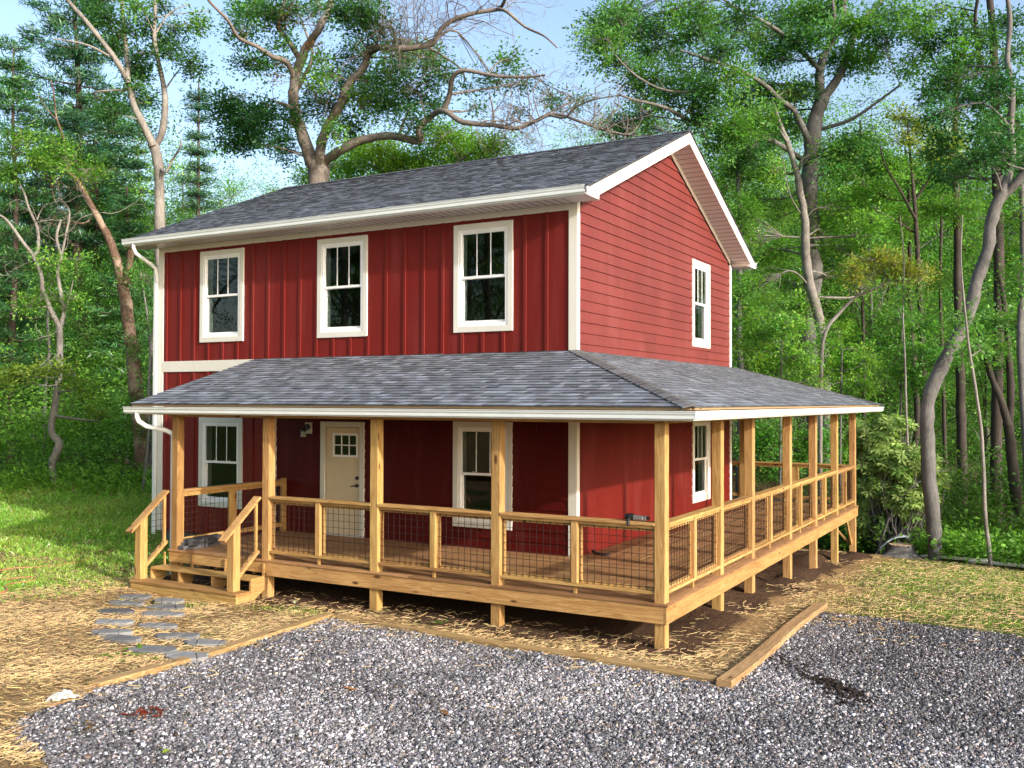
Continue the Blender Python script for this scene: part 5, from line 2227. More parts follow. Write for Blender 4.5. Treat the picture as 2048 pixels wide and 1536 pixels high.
    t.plimb([(134, 340), (128, 280), (113, 235), (108, 190), (102, 160)], d + .6, d + .4, .045, .015)
    t.plimb([(113, 240), (92, 215), (75, 185)], d + .4, d, .02, .008)
    for i in range(10):
        t.twig(np.array(t.sk[int(t.r.integers(30, len(t.sk)))][:3]), unit(t.r.normal(0, 1, 3) + np.array([0, 0, .5])), .9, .015, 2)
    for (u, v, a, c) in [(262, 545, 20, 10), (275, 700, 18, 25), (270, 800, 18, 20), (290, 860, 14, 25)]:
        t.pclump(u, v, a, c, d, 40, 24, .13, MID, dd=-.4)
    t.build("dead_tree", b, "broken reddish brown dead trunk leaning left, with a snapped pale top", "tree", "bark_snag")

    # ---- slender pale forked tree at the lawn edge
    t = Plant(105)
    d = 29
    b = gbase(112, d)
    t.limb([b, at(113, 985, d), at(104, 930, d), at(118, 890, d), at(103, 860, d), at(112, 800, d), at(119, 740, d), at(120, 655, d)], .12, .095, 8, wob=.10)
    t.plimb([(120, 655), (107, 632), (95, 605), (84, 577), (83, 553), (66, 512), (44, 482), (15, 442), (-5, 428)], d, d - .7, .085, .035)
    t.plimb([(66, 512), (76, 498), (74, 455), (58, 418), (48, 385), (30, 350)], d - .3, d + .4, .06, .02)
    t.plimb([(74, 440), (80, 425), (90, 408)], d, d - .3, .025, .01)
    t.plimb([(120, 655), (128, 626), (124, 600), (121, 584), (115, 542), (122, 515), (113, 475), (122, 440)], d, d + .5, .075, .035)
    t.plimb([(122, 515), (133, 465), (139, 425), (128, 405), (115, 396)], d + .3, d + .8, .04, .015)
    t.plimb([(113, 475), (140, 462), (160, 438), (185, 428), (205, 425)], d + .4, d - .3, .022, .009)
    t.plimb([(128, 626), (140, 590), (146, 562)], d, d - .5, .025, .012)
    for i in range(12):
        t.twig(np.array(t.sk[int(t.r.integers(40, len(t.sk)))][:3]), unit(t.r.normal(0, 1, 3) + np.array([0, 0, .4])), 1.0, .014, 2)
    for i, (u, v, a, c) in enumerate([(100, 590, 55, 14), (130, 615, 36, 20), (60, 605, 40, 12), (150, 600, 22, 14), (70, 330, 60, 22), (130, 310, 36, 22), (40, 285, 36, 28), (20, 345, 40, 22), (120, 290, 30, 20), (150, 520, 26, 10), (100, 520, 30, 8), (170, 340, 40, 20)]):
        t.pclump(u, v, a, c, d, 34, 22, .13, (.15, .32, .05), dd=t.r.uniform(-1.2, .8), spread=.25, flat=.35, gap=.3)
    for (u, v, a, c) in [(30, 745, 42, 10), (80, 748, 36, 10), (115, 740, 26, 8), (150, 766, 24, 12), (165, 785, 18, 10), (200, 832, 14, 6), (20, 760, 30, 8)]:
        t.pclump(u, v, a, c, d - 1.5, 40, 22, .14, (.20, .30, .05), dd=t.r.uniform(-.6, .2), spread=.22, flat=.3, gap=.3)
    t.build("pale_tree", b, "slender white barked tree with a crooked low forking stem at the left lawn edge", "tree", "bark_pale")

    # ---- saplings in front of the left woods
    for seed, px, d, r0, cl, lab, mb in (
            (106, [(283, 995), (292, 930), (298, 850), (297, 780), (300, 700), (293, 620), (280, 540)], 29, .045, [(290, 560, 30, 25), (300, 640, 24, 20)], "thin pale sapling just left of the house corner post", "bark_pale"),
            (107, [(292, 985), (303, 900), (306, 840), (310, 780)], 30, .05, [(305, 760, 14, 20)], "short grey sapling squeezed between the snag and the tall forked oak", "bark_grey"),
            (108, [(88, 910), (90, 800), (98, 700), (95, 640), (104, 560)], 34, .07, [(100, 560, 45, 30), (80, 680, 30, 30)], "thin brown stem in the shade behind the slender white tree", "bark_grey"),
            (110, [(196, 910), (194, 780), (192, 640), (190, 520), (194, 400), (190, 280)], 40, .13, [(195, 420, 40, 26), (190, 320, 36, 24), (200, 520, 36, 22)], "narrow dark trunk close beside the big pine in the left shade", "bark_dark")):
        t = Plant(seed)
        b = gbase(px[0][0], d)
        t.limb([b] + [at(u, v, d) for u, v in px], r0, r0 * .6, 7, wob=.08)
        for (u, v, a, c) in cl:
            t.pclump(u, v, a, c, d, 34, 22, .13, MID, spread=.25, gap=.3)
        t.build("slender_trunk", b, lab, "tree", mb)

    # ---- double trunked oak right of the gable
    t = Plant(120)
    d = 34
    b = gbase(1632, d)
    t.limb([b, at(1632, 800, d), at(1618, 690, d), at(1621, 610, d), at(1626, 530, d), at(1619, 400, d), at(1622, 317, d), at(1628, 260, d), at(1633, 228, d), at(1646, 196, d)], .37, .24, 10, wob=.05)
    t.plimb([(1646, 198), (1679, 150), (1701, 91), (1715, 55), (1756, 9), (1790, -40)], d, d + 1, .18, .07)
    t.plimb([(1642, 205), (1640, 137), (1665, 77), (1685, 45), (1688, 0), (1692, -50)], d, d - .6, .17, .08)
    t.plimb([(1665, 80), (1668, 30), (1662, -20)], d - .3, d - 1, .08, .05)
    t.plimb([(1625, 300), (1590, 225), (1560, 200), (1530, 170), (1480, 140), (1420, 120), (1360, 100)], d, d - 4, .12, .03)
    t.plimb([(1480, 140), (1400, 180), (1330, 180), (1270, 150), (1230, 110)], d - 3, d - 5, .06, .02)
    t.plimb([(1640, 140), (1590, 90), (1540, 50), (1480, 20), (1420, -20)], d - .3, d - 3, .09, .03)
    t.plimb([(1240, 190), (1270, 200), (1330, 215), (1400, 250), (1480, 255), (1560, 290), (1620, 330)], d - 5.5, d, .03, .10)
    t.plimb([(1628, 262), (1700, 240), (1760, 200), (1800, 170)], d, d - 2, .08, .03)
    cl = [(1200, 55), (1191, 91), (1232, 123), (1300, 59), (1341, 27), (1287, 105), (1341, 105), (1396, 23), (1387, 68), (1423, 123), (1469, 150), (1442, 50), (1496, 27), (1505, 82), (1546, 114), (1560, 191), (1606, 27), (1642, 68),
          (1587, 82), (1341, 191), (1287, 219), (1241, 255), (1300, 255), (1400, 191), (1405, 237), (1478, 210), (1514, 182), (1606, 182), (1720, 50), (1688, 118), (1765, 68), (1742, 118), (1779, 27), (1706, 292), (1674, 310),
          (1742, 328), (1537, 273), (1469, 255), (1230, 40), (1260, 75), (1360, 150), (1440, 290), (1500, 310), (1580, 250), (1660, 20), (1560, 40), (1250, 20), (1290, 160), (1440, 100), (1520, 230)]
    for i, (u, v) in enumerate(cl):
        a = t.r.uniform(30, 46)
        t.pclump(u, v, a, a * .72, d, 30, 24, .17, (DARK, MID, (.09, .23, .06))[i % 3], dd=t.r.uniform(-5, 2.5) if u < 1500 else t.r.uniform(-2.5, 2.5), spread=.28, gap=.34)
    t.build("oak_tree", b, "big spreading oak with a thick mottled trunk, right of the gable", "tree", "bark_grey")

    t = Plant(121)
    d = 32.5
    b = gbase(1655, d)
    t.limb([b, at(1652, 800, d), at(1642, 660, d), at(1621, 575, d), at(1612, 510, d), at(1610, 443, d), at(1600, 385, d), at(1593, 346, d), at(1578, 293, d), at(1563, 255, d), at(1545, 205, d)], .21, .06, 9, wob=.06)
    t.plimb([(1598, 340), (1606, 318), (1640, 300), (1672, 297), (1690, 310)], d, d - .5, .05, .018)
    t.plimb([(1575, 285), (1545, 240), (1530, 228)], d, d, .04, .015)
    t.plimb([(1610, 440), (1580, 390), (1568, 330), (1563, 290)], d, d - 1, .025, .008)
    for (u, v, a, c) in [(1590, 180, 35, 25), (1640, 480, 45, 30), (1560, 420, 40, 30), (1680, 420, 50, 35), (1540, 350, 40, 30), (1500, 400, 45, 35), (1580, 560, 30, 22), (1700, 500, 45, 30), (1480, 470, 40, 40), (1530, 520, 40, 30), (1660, 560, 35, 25), (1740, 380, 40, 26), (1720, 560, 44, 26), (1560, 500, 36, 24), (1620, 400, 36, 24), (1510, 580, 44, 28), (1760, 470, 36, 24), (1590, 610, 40, 24), (1440, 380, 36, 26), (1690, 350, 40, 24)]:
        t.pclump(u, v, a, c, d, 26, 24, .16, (.18, .38, .065), dd=t.r.uniform(0, 3), spread=.28, gap=.36)
    t.build("pale_tree", b, "thinner pale trunk crossing in front of the mottled oak, right of the gable", "tree", "bark_pale")

    # ---- leaning tree at the right
    t = Plant(122)
    d = 23
    b = gbase(1870, d)
    t.limb([b, at(1868, 1060, d), at(1858, 960, d), at(1855, 851, d), at(1858, 799, d), at(1875, 751, d), at(1899, 703, d), at(1927, 655, d), at(1943, 611, d), at(1955, 559, d), at(1975, 500, d), at(1984, 437, d), at(2004, 385, d)], .175, .13, 10, wob=.06)
    t.plimb([(2004, 388), (2018, 345), (2025, 315), (2021, 255), (2025, 182), (2015, 120), (2020, 40), (2010, -30)], d, d + 1, .10, .05)
    t.plimb([(2000, 398), (2030, 368), (2060, 330), (2100, 290)], d, d - .5, .12, .07)
    for i, (u, v, a, c) in enumerate([(1902, 164, 40, 30), (1947, 205, 40, 30), (1993, 173, 35, 28), (1879, 228, 35, 25), (1961, 255, 35, 25), (2016, 255, 30, 30), (1947, 319, 35, 25), (1906, 346, 40, 22), (1993, 292, 35, 25), (1861, 191, 30, 25), (2030, 330, 26, 30), (1880, 300, 40, 24)]):
        t.pclump(u, v, a, c, d, 44, 26, .15, (.055, .16, .055) if i % 3 else DARK, dd=t.r.uniform(-1, 3), spread=.24, gap=.32)
    t.build("leaning_tree", b, "dark smooth trunk curving and leaning right, beside the far right lawn", "tree", "bark_grey")

    t = Plant(123)
    d = 31
    b = gbase(1990, d)
    t.limb([b, at(1992, 900, d), at(1998, 560, d), at(1990, 200, d), at(1985, 60, d), at(1975, -40, d)], .20, .09, 8)
    t.plimb([(1990, 190), (1960, 120), (1950, 40), (1960, -20)], d, d - 1, .08, .04)
    t.plimb([(1992, 250), (1940, 190), (1880, 140), (1850, 90)], d, d + 1, .07, .03)
    t.plimb([(1940, 190), (1960, 90), (1930, 20)], d, d + 1, .05, .03)
    for i, (u, v, a, c) in enumerate([(1861, 27, 36, 26), (1902, 68, 36, 26), (1856, 91, 32, 24), (1925, 27, 30, 24), (1970, 77, 34, 26), (2016, 45, 36, 30), (1925, 114, 34, 24), (1890, 140, 30, 22), (2030, 110, 30, 26), (1830, 60, 30, 24), (1960, 130, 30, 22), (2030, 190, 30, 26), (1820, 130, 30, 24)]):
        t.pclump(u, v, a, c, d, 32, 24, .16, DARK if i % 3 else MID, dd=t.r.uniform(-2, 2), spread=.26, gap=.4)
    t.build("oak_tree", b, "dark leaved oak filling the top right corner behind the leaning trunk", "tree", "bark_dark")

    # ---- yellow green crown in the sun
    t = Plant(124)
    d = 32
    b = gbase(1850, d)
    t.limb([b, at(1848, 800, d), at(1838, 560, d), at(1830, 420, d), at(1822, 330, d), at(1815, 250, d)], .13, .03, 7)
    t.plimb([(1832, 440), (1800, 380), (1770, 330), (1760, 290)], d, d - 1, .05, .015)
    t.plimb([(1830, 400), (1870, 340), (1890, 300)], d, d - .5, .05, .015)
    t.plimb([(1836, 470), (1790, 440), (1750, 420)], d, d - .5, .04, .012)
    for i, (u, v, a, c) in enumerate([(1834, 255, 34, 20), (1879, 269, 32, 20), (1902, 296, 28, 18), (1861, 301, 32, 20), (1802, 237, 28, 18), (1811, 283, 30, 22), (1879, 324, 32, 16), (1785, 330, 34, 24), (1760, 390, 36, 26), (1830, 360, 34, 22), (1800, 440, 40, 26), (1860, 420, 34, 24), (1740, 450, 34, 26)]):
        t.pclump(u, v, a, c, d, 34, 24, .15, YEL if i < 7 else (.16, .36, .06), dd=t.r.uniform(-1, 1), spread=.25, gap=.3)
    t.build("leafy_tree", b, "small crowned yellow green tree lit by the sun, left of the leaning trunk", "tree", "bark_dark")

    # ---- other trunks on the right
    def trunk(seed, px, d, r0, r1, cl, lab, mb, name="slender_trunk", limbs=(), tone=MID):
        t = Plant(seed)
        b = gbase(px[0][0], d)
        t.limb([b] + [at(u, v, d) for u, v in px], r0, r1, 8, wob=.06)
        for pts, a0, a1 in limbs:
            t.plimb(pts, d, d + .4, a0, a1)
        for (u, v, a, c) in cl:
            t.pclump(u, v, a, c, d, 36, 24, .14, tone, dd=t.r.uniform(-1, 1), spread=.25, flat=.4, gap=.3)
        t.build(name, b, lab, "tree", mb)
    trunk(130, [(1980, 1110), (1971, 1040), (1967, 940), (1962, 860), (1950, 770), (1938, 695), (1930, 620), (1922, 520), (1925, 430)], 21.5, .055, .012, [(1935, 640, 30, 14), (1950, 700, 36, 14)], "thin pale trunk standing alone at the right lawn edge", "bark_pale")
    trunk(131, [(2042, 1060), (2030, 980), (2022, 900), (2016, 845)], 27, .16, .14, [(1980, 700, 45, 16), (2020, 735, 36, 16), (1950, 690, 30, 12), (2035, 650, 26, 26), (1990, 640, 36, 16)],
          "dark trunk splitting in two low down, at the right edge", "bark_dark", "forked_tree",
          [([(2016, 850), (2002, 800), (1985, 760), (1973, 722), (1962, 690), (1950, 640)], .11, .05), ([(2018, 850), (2022, 790), (2018, 720), (2014, 660), (2006, 590), (1998, 545)], .11, .06)])
    trunk(132, [(1926, 1060), (1925, 950), (1922, 840), (1920, 720), (1916, 600), (1914, 450), (1910, 300), (1915, 120)], 33, .20, .09, [(1915, 420, 44, 24), (1900, 340, 40, 24), (1930, 500, 44, 22)], "thick straight dark trunk in deep shade right of the leaning tree", "bark_dark")
    trunk(133, [(1832, 1085), (1824, 990), (1816, 900), (1812, 800), (1810, 720), (1806, 620), (1808, 520), (1800, 430)], 24.5, .042, .01, [(1800, 640, 36, 14), (1815, 590, 30, 14)], "thin grey stem rising out of the rhododendron", "bark_pale")
    trunk(134, [(1898, 1060), (1892, 950), (1888, 830), (1884, 700), (1880, 560), (1884, 400), (1880, 260)], 36, .10, .04, [(1880, 380, 40, 24), (1884, 560, 40, 18)], "narrow dark trunk just behind the leaning tree", "bark_dark")
    trunk(135, [(1478, 1000), (1480, 900), (1482, 780), (1478, 640), (1480, 450), (1474, 300)], 33, .15, .07, [(1475, 660, 30, 30), (1480, 420, 44, 30), (1470, 340, 40, 26)], "grey trunk seen through the porch posts beyond the back railing", "bark_grey")
    trunk(136, [(1728, 900), (1728, 760), (1726, 640), (1722, 520), (1726, 380), (1720, 240)], 36, .09, .03, [(1722, 400, 40, 26), (1730, 300, 36, 24)], "thin black trunk behind the yellow leaning sapling", "bark_dark")
    trunk(137, [(2062, 1090), (2052, 900), (2040, 700), (2046, 500), (2040, 300)], 25, .10, .07, [(2030, 430, 30, 40), (2040, 560, 26, 40)], "grey trunk cut by the right picture edge", "bark_grey")
    trunk(138, [(1820, 960), (1835, 850), (1828, 740), (1822, 640), (1818, 560), (1820, 430), (1812, 300)], 35, .13, .05, [(1815, 460, 40, 26), (1818, 380, 36, 24)], "dark mossy trunk left of the leaning tree, above the rhododendron", "bark_dark")

    # ---- yellow leaning sapling
    t = Plant(140)
    d = 28
    b = gbase(1640, d)
    t.limb([b, at(1642, 760, d), at(1650, 668, d), at(1680, 625, d), at(1712, 594, d), at(1745, 580, d), at(1778, 566, d), at(1820, 560, d)], .07, .02, 7)
    t.plimb([(1712, 594), (1706, 570), (1716, 545)], d, d, .02, .008)
    t.plimb([(1760, 574), (1770, 545), (1760, 525)], d, d, .02, .008)
    for i in range(14):
        t.twig(np.array(t.sk[int(t.r.integers(18, len(t.sk)))][:3]), unit(t.r.normal(0, 1, 3) + np.array([.3, .2, .1])), .8, .012, 2)
    for (u, v, a, c) in [(1740, 522, 38, 12), (1700, 536, 30, 12), (1788, 530, 36, 12), (1820, 552, 34, 9), (1850, 550, 20, 8), (1712, 560, 26, 8), (1770, 512, 26, 8), (1730, 545, 40, 10), (1800, 545, 30, 8)]:
        t.pclump(u, v, a, c, d, 44, 20, .14, (.26, .29, .06), dd=t.r.uniform(-.5, .5), spread=.2, flat=.35, gap=.25)
    t.build("sapling", b, "leaning sapling with pale yellow leaves held out to the right of the big trunk", "tree", "bark_pale")

    # ---- maple saplings behind the porch roof
    for seed, u0, d, cl, lab in ((141, 1560, 28, [(1520, 665, 44, 18), (1580, 655, 42, 18), (1560, 700, 50, 18), (1500, 700, 30, 22), (1535, 740, 44, 16), (1600, 720, 34, 18), (1500, 640, 30, 16), (1620, 765, 36, 16)], "bright green maple sapling right behind the gable wall above the porch roof"),
                                 (142, 1680, 29, [(1650, 690, 34, 18), (1700, 705, 36, 14), (1675, 660, 30, 14), (1730, 720, 30, 12), (1690, 740, 40, 16), (1640, 740, 30, 18), (1730, 770, 34, 14)], "maple sapling in front of the mottled oak trunk above the porch eave"),
                                 (143, 1800, 30, [(1790, 640, 36, 16), (1760, 690, 40, 14), (1830, 700, 40, 14), (1880, 720, 40, 14), (1800, 740, 40, 14), (1860, 770, 40, 14), (1850, 650, 36, 16)], "airy layered sapling between the porch eave and the leaning trunk"),
                                 (144, 1560, 29, [(1540, 870, 36, 26), (1590, 900, 34, 26), (1500, 900, 34, 30), (1640, 880, 34, 30), (1560, 950, 44, 26), (1640, 960, 40, 30)], "green shrub seen between the far porch posts")):
        t = Plant(seed)
        b = gbase(u0, d)
        v1 = cl[0][1]
        t.limb([b, (b + at(u0, v1 + 60, d)) / 2, at(u0 + 4, v1 + 10, d)], .05, .02, 6)
        for (u, v, a, c) in cl:
            t.pclump(u, v, a, c, d, 44, 26, .14, BRIGHT if seed < 143 else (.12, .30, .05), dd=t.r.uniform(-.8, .8), spread=.24, flat=.35, gap=.25)
        t.build("sapling", b, lab, "tree", "bark_grey")

    # ---- rhododendron by the porch corner
    t = Plant(150)
    d = 24.5
    b = gbase(1790, d)
    r = t.r
    C, D = [], []
    for (u, v, ru, rv, dd) in [(1760, 890, 45, 45, .3), (1800, 930, 45, 45, 0), (1745, 980, 40, 50, .4), (1810, 1000, 45, 40, -.2), (1845, 925, 32, 30, -.2), (1780, 850, 45, 24, .5), (1735, 930, 30, 60, .5), (1878, 955, 14, 22, -.3),
                               (1770, 1050, 50, 35, .2), (1835, 1040, 35, 40, .3), (1850, 985, 26, 26, 0), (1720, 1040, 30, 40, .6), (1725, 870, 30, 40, .8)]:
        s = d / FPX
        c = at(u, v, d + dd)
        n = int(95 * ru * rv / 1600) + 12
        k = unit(r.normal(0, 1, (n, 3))) * r.random((n, 1)) ** .4
        q = c + k * np.array([ru * s, .55, rv * s])
        for w in q:
            if w[2] > gz(w[0], w[1]) + .1:
                C.append(w)
                D.append(unit(k[0] * 0 + (w - (c - np.array([0, 0, .5]))) + np.array([0, -.2, .3])))
        for w in q[::4]:
            a = b + np.array([r.normal(0, .2), r.normal(0, .2), .2])
            m = (a + w) / 2 + r.normal(0, .15, 3)
            t.tube(np.array([a, m, w]), [.022, .014, .006], 4)
    t.plimb([(1745, 1140), (1790, 1010), (1860, 950), (1900, 940)], d - .4, d - .8, .028, .012)
    C, D = np.array(C), np.array(D)
    per = 9
    ang = r.uniform(0, 6.28, (len(C), 1)) + np.arange(per)[None] * 2 * np.pi / per + r.normal(0, .15, (len(C), per))
    ax = unit(D + r.normal(0, .3, D.shape))
    e1 = unit(np.cross(ax, np.array([.3, .2, 1.0])))
    e2 = np.cross(ax, e1)
    dirs = unit(np.cos(ang)[..., None] * e1[:, None] + np.sin(ang)[..., None] * e2[:, None] + ax[:, None] * r.uniform(-.1, .5, (len(C), per, 1)) + np.array([0, 0, -.25]))
    ln = r.uniform(.15, .24, (len(C), per, 1))
    ctr = C[:, None] + dirs * ln * .55
    nrm = unit(ax[:, None] * .9 - dirs * .1 + r.normal(0, .18, dirs.shape))
    sd = unit(np.cross(nrm, dirs))
    wd = .031
    V = np.stack([ctr - dirs * ln * .5, ctr + sd * wd + dirs * ln * .08, ctr + dirs * ln * .5 - nrm * .012, ctr - sd * wd + dirs * ln * .08], 2)
    t.lv.append(V.reshape(-1, 3))
    k = r.lognormal(0, .25, (len(C), 1, 1)) * r.lognormal(0, .2, (len(C), per, 1))
    hue = r.random((len(C), 1, 1))
    tone = (np.array([.14, .27, .07]) * (1 - hue) + np.array([.36, .46, .15]) * hue) * k
    t.lt.append(np.repeat(tone.reshape(-1, 3), 4, 0))
    t.build("rhododendron", b, "rhododendron bush with long glossy leaves crowding the far porch corner", "shrub", "bark_grey")

    # ---- conifers on the left
    P = {}
    p = at(182, 900, 40)
    e = at(136, -60, 40) - p
    P["pine"] = pine_tree(160, (p[0], p[1], gz(p[0], p[1]) - .1), 24, "tall dark white pine with layered boughs, behind the snag on the left", .25, .40, lean=(e[0], e[1]), dens=1.7, needle=.32, step=.95)
    p = at(388, 900, 47)
    pine_tree(161, (p[0], p[1], gz(p[0], p[1]) - .1), 19.0, "narrow open pine standing against the sky left of the roof", .115, .35, (.038, .115, .046), step=.8, dens=.8)
    p = at(20, 900, 37)
    pine_tree(162, (p[0], p[1], gz(p[0], p[1]) - .1), 17, "broad pine at the left picture edge with low green boughs", .22, .2, (.058, .165, .046))
    p = at(250, 900, 38)
    pine_tree(163, (p[0], p[1], gz(p[0], p[1]) - .1), 11.5, "young pine filling the gap left of the tall forked oak", .2, .12, (.055, .155, .046), step=.6)
    # ---- broadleaf trees beyond, also the pattern for the forest
    p = gbase(1480, 44)
    P["a"] = generic_tree(170, p, 17, MID, "bark_dark", "round crowned tree behind the gable's lower slope", first=.22)
    p = gbase(1745, 43)
    P["b"] = generic_tree(171, p, 15, (.16, .34, .06), "bark_grey", "loose light green tree behind the yellow leaved sapling", first=.15, spread=.33)
    p = gbase(215, 42)
    P["c"] = generic_tree(172, p, 12, (.11, .27, .055), "bark_dark", "mid green tree deep in the left woods behind the snag", first=.12, spread=.3)
    return P


def make_forest(P):
    """the wood behind: one object, instancing the trees above"""
    r = np.random.default_rng(77)
    pts, kind, scl, rot = [], [], [], []
    Hs = {"pine": 24, "a": 17, "b": 15, "c": 12}
    names = ["pine", "a", "b", "c"]

    def add(u, d, vtop, k):
        p = at(u, 800, d)
        z = gz(p[0], p[1]) - .15
        ztop = CAM[2] + (802 - vtop) / FPX * d
        pts.append((p[0], p[1], z))
        kind.append(k)
        scl.append(max(.25, (ztop - z) / Hs[names[k]]))
        rot.append(r.uniform(0, 6.28))

    def roofline(u):
        # tallest allowed tree top (photo row) so that the open sky stays open
        return np.interp(u, [-300, 60, 330, 380, 450, 560, 620, 1180, 1260, 1330, 2400], [-120, -60, 60, 330, 400, 430, 350, 340, 200, 40, -60])
    for d, n, lo, hi in ((41, 20, 400, 640), (49, 28, 230, 540), (59, 30, 240, 520), (72, 34, 280, 540), (90, 44, 330, 560)):
        for i in range(n):
            u = -260 + 2560 * (i + r.uniform(.1, .9)) / n
            top = max(r.uniform(lo, hi), roofline(u) + r.uniform(0, 60))
            if 560 < u < 1200 and d < 45:
                continue
            if u < 420:
                k = int(r.choice([0, 0, 3, 1, 2]))
            else:
                k = int(r.choice([0, 1, 2, 3, 1, 2]))
            if d == 41:
                k = int(r.choice([3, 3, 2, 1]))
                top = max(top, r.uniform(380, 620))
            add(u, d + r.uniform(-3, 3), top, k)
    # the wood also stands across the driveway in front: the windows mirror it
    for x, y, h, k in ((-16, -24, 17, 1), (-23, -22, 19, 2), (-30, -20, 20, 1), (-12, -31, 18, 2), (-20, -32, 22, 0), (-28, -30, 21, 1), (-37, -24, 20, 0), (-6, -36, 18, 1), (2, -40, 18, 2),
                       (-14, -41, 23, 0), (-24, -42, 23, 1), (-36, -38, 23, 2), (-44, -30, 22, 1), (9, -42, 17, 1), (-4, -46, 22, 2), (-33, -12, 19, 2), (-40, -8, 20, 1),
                       (-19, -27, 15, 2), (-25, -26, 16, 1), (-10, -27, 13, 2), (-31, -26, 22, 0), (-17, -37, 24, 1), (-27, -36, 24, 2), (-34, -32, 24, 0), (-22, -48, 26, 1), (-40, -44, 26, 0), (-8, -40, 22, 0), (4, -46, 22, 1)):
        pts.append((x, y, gz(x, y) - .15))
        kind.append(k)
        scl.append(h / Hs[names[k]])
        rot.append(r.uniform(0, 6.28))
    # unseen trees added on the right, kept low to shade the far right corner
    for x, y, h, k in ((13, 10.5, 6.0, 2), (16.5, 9.5, 7.0, 1), (19, 12, 8, 2), (15, 14, 7, 3), (23, 10, 8.5, 1), (21, 15, 9, 1)):
        pts.append((x, y, gz(x, y) - .15))
        kind.append(k)
        scl.append(h / Hs[names[k]])
        rot.append(r.uniform(0, 6.28))
    me = bpy.data.meshes.new("forest")
    me.from_pydata(pts, [], [])
    for nm, tp, arr in (("kind", "INT", kind), ("scl", "FLOAT", scl), ("rot", "FLOAT", rot)):
        a = me.attributes.new(nm, tp, "POINT")
        a.data.foreach_set("value", np.array(arr, np.int32 if tp == "INT" else np.float32))
    o = bpy.data.objects.new("forest", me)
    COL.objects.link(o)
    tag(o, "dense green forest standing behind the house and the nearer trees", "forest", kind="stuff")
    g = bpy.data.node_groups.new("forest_scatter", "GeometryNodeTree")
    g.interface.new_socket("Geometry", in_out="INPUT", socket_type="NodeSocketGeometry")
    g.interface.new_socket("Geometry", in_out="OUTPUT", socket_type="NodeSocketGeometry")
    gi, go = g.nodes.new("NodeGroupInput"), g.nodes.new("NodeGroupOutput")
    join = g.nodes.new("GeometryNodeJoinGeometry")

    def attr(nm, tp):
        n = g.nodes.new("GeometryNodeInputNamedAttribute")
        n.data_type = tp
        n.inputs[0].default_value = nm
        return n.outputs[0]
    for k, nm in enumerate(names):
        for ch in P[nm].children:
            oi = g.nodes.new("GeometryNodeObjectInfo")
            oi.inputs["Object"].default_value = ch
            oi.inputs["As Instance"].default_value = True
            oi.transform_space = "ORIGINAL"
            ip = g.nodes.new("GeometryNodeInstanceOnPoints")
            cmp_ = g.nodes.new("FunctionNodeCompare")
            cmp_.data_type = "INT"
            cmp_.operation = "EQUAL"
            g.links.new(attr("kind", "INT"), cmp_.inputs["A"] if cmp_.inputs["A"].type == "INT" else cmp_.inputs[2])
            cmp_.inputs[3].default_value = k
            g.links.new(gi.outputs[0], ip.inputs["Points"])
            g.links.new(cmp_.outputs[0], ip.inputs["Selection"])
            g.links.new(oi.outputs["Geometry"], ip.inputs["Instance"])
            cx = g.nodes.new("ShaderNodeCombineXYZ")
            g.links.new(attr("rot", "FLOAT"), cx.inputs[2])
            g.links.new(cx.outputs[0], ip.inputs["Rotation"])
            g.links.new(attr("scl", "FLOAT"), ip.inputs["Scale"])
            g.links.new(ip.outputs[0], join.inputs[0])
    g.links.new(join.outputs[0], go.inputs[0])
    o.modifiers.new("scatter", "NODES").node_group = g


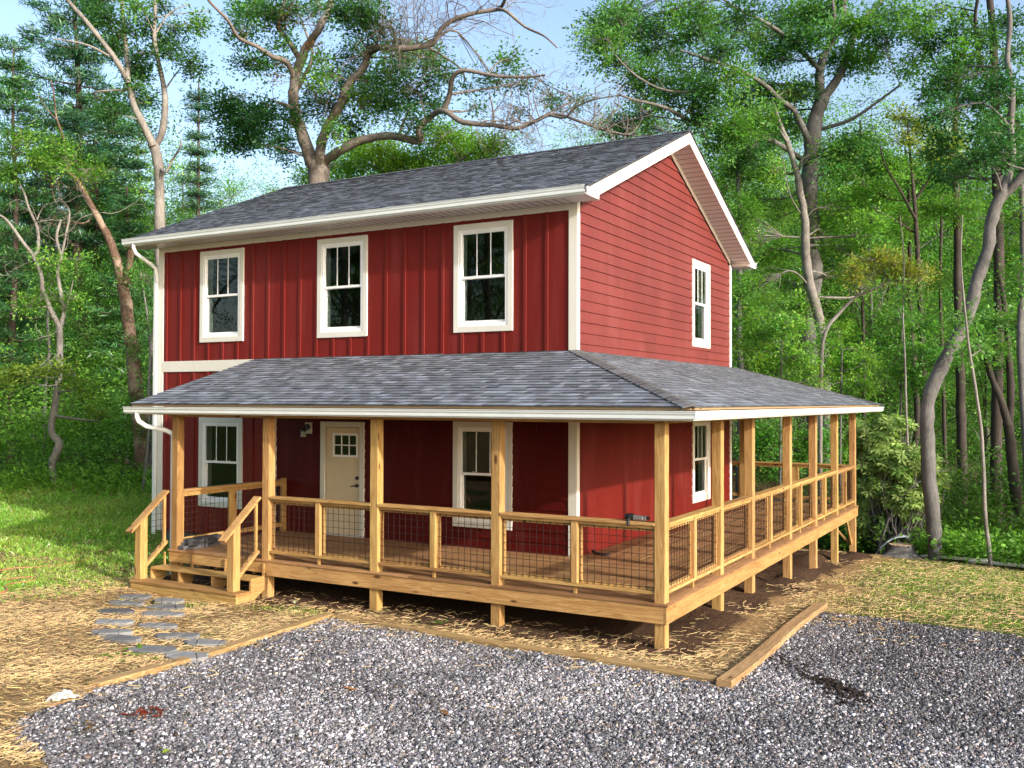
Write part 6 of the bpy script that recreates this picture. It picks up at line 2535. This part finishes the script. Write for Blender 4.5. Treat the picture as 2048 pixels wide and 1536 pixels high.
def make_undergrowth():
    """leafy shrub layer at the wood edge: too many stems to count"""
    r = np.random.default_rng(31)
    t = Plant(32)
    # left edge
    C, tone = [], []
    n0 = 15000
    x = np.concatenate([r.uniform(-36, -8, n0), r.uniform(-10, 16, n0)])
    y = np.concatenate([r.uniform(2, 28, n0), r.uniform(5, 34, n0)])
    w = wood_edge(x, y)
    keep = (w > -.1) & (w < 13) & (r.random(len(x)) < np.exp(-np.maximum(w - 3, 0) / 6))
    x, y, w = x[keep], y[keep], w[keep]
    dx, dy = x - CAM[0], y - CAM[1]
    fwd = dx * CF[0] + dy * CF[1]
    rt = dx * CR[0] + dy * CR[1]
    vis = np.abs(rt) < .58 * fwd + 1
    hid = (x > -9.0) & (x < 0.0) & (y < 22)
    x, y, w = x[vis & ~hid], y[vis & ~hid], w[vis & ~hid]
    right = x > -3
    hmax = np.where(right, .5 + np.where(x > 1.5, 2.6, 5.5) * np.clip((w - 2.0) / 7, 0, 1), .7 + 4.2 * np.clip(w / 6, 0, 1))
    h = hmax * r.random(len(x)) ** .8
    z = ground(x, y) + .1 + h
    Cs = np.stack([x, y, z], -1)
    lit = vnoise(x, y, .5, 91)
    per = 30
    off = r.normal(0, 1, (len(Cs), per, 3)) * np.array([.30, .30, .14])
    P = (Cs[:, None] + off).reshape(-1, 3)
    nc = unit(r.normal(0, .5, (len(Cs), 1, 3)) + np.array([0, -.15, 1.0]))
    V = leaf_quads(P, .125, r, .55, dirs=off.reshape(-1, 3), nrm=(nc + r.normal(0, .38, (len(Cs), per, 3))).reshape(-1, 3))
    base = (np.array([.075, .20, .034])[None] * (1 - lit[:, None]) + np.array([.17, .36, .05])[None] * lit[:, None])
    shade_dim = np.where((x > 1.5) & (w > 2.5), .55, 1.0)[:, None]  # deep right-hand leaves darkened: forest shade put into their colour
    base = base * shade_dim
    k = r.lognormal(0, .25, (len(Cs), 1, 1)) * r.lognormal(0, .22, (len(Cs), per, 1))
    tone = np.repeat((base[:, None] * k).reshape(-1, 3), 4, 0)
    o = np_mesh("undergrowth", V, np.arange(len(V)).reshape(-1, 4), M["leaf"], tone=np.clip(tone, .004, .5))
    tag(o, "low leafy undergrowth along the shaded edge of the woods", "undergrowth", kind="stuff")
    # upright weeds in front of the left trees
    n = 620
    tt = r.uniform(0, 1, n)
    x = -21 + 3.9 * tt * 1.6 + r.normal(0, .3, n)
    y = 3.2 + 4.4 * tt * 1.6 + r.normal(0, .3, n)
    off = r.normal(-.3, .55, n)
    x += off * -.75
    y += off * .66
    H = r.uniform(.35, 1.05, n)
    z = ground(x, y)
    per = 16
    f = (np.arange(per) + .5) / per
    ang = r.uniform(0, 6.28, (n, per))
    c = np.stack([x[:, None] + .07 * np.cos(ang), y[:, None] + .07 * np.sin(ang), z[:, None] + H[:, None] * (f[None] * .8 + .25)], -1).reshape(-1, 3)
    d = np.stack([np.cos(ang), np.sin(ang), np.full_like(ang, .7)], -1).reshape(-1, 3)
    V = leaf_quads(c, .17, r, .24, .5, 0, d)
    tone = np.array([.18, .36, .045]) * r.lognormal(0, .25, (n * per, 1))
    o = np_mesh("weeds", V, np.arange(len(V)).reshape(-1, 4), M["leaf"], tone=np.repeat(tone, 4, 0))
    tag(o, "tall bright weeds between the lawn and the left woods", "weeds", kind="stuff")
setup_camera()
make_materials()
setup_light()
make_terrain()
make_gravel()
make_house()
make_stones()
make_timbers()
make_things()
make_straw()
make_grass()
TREES = make_named_trees()
make_forest(TREES)
make_undergrowth()
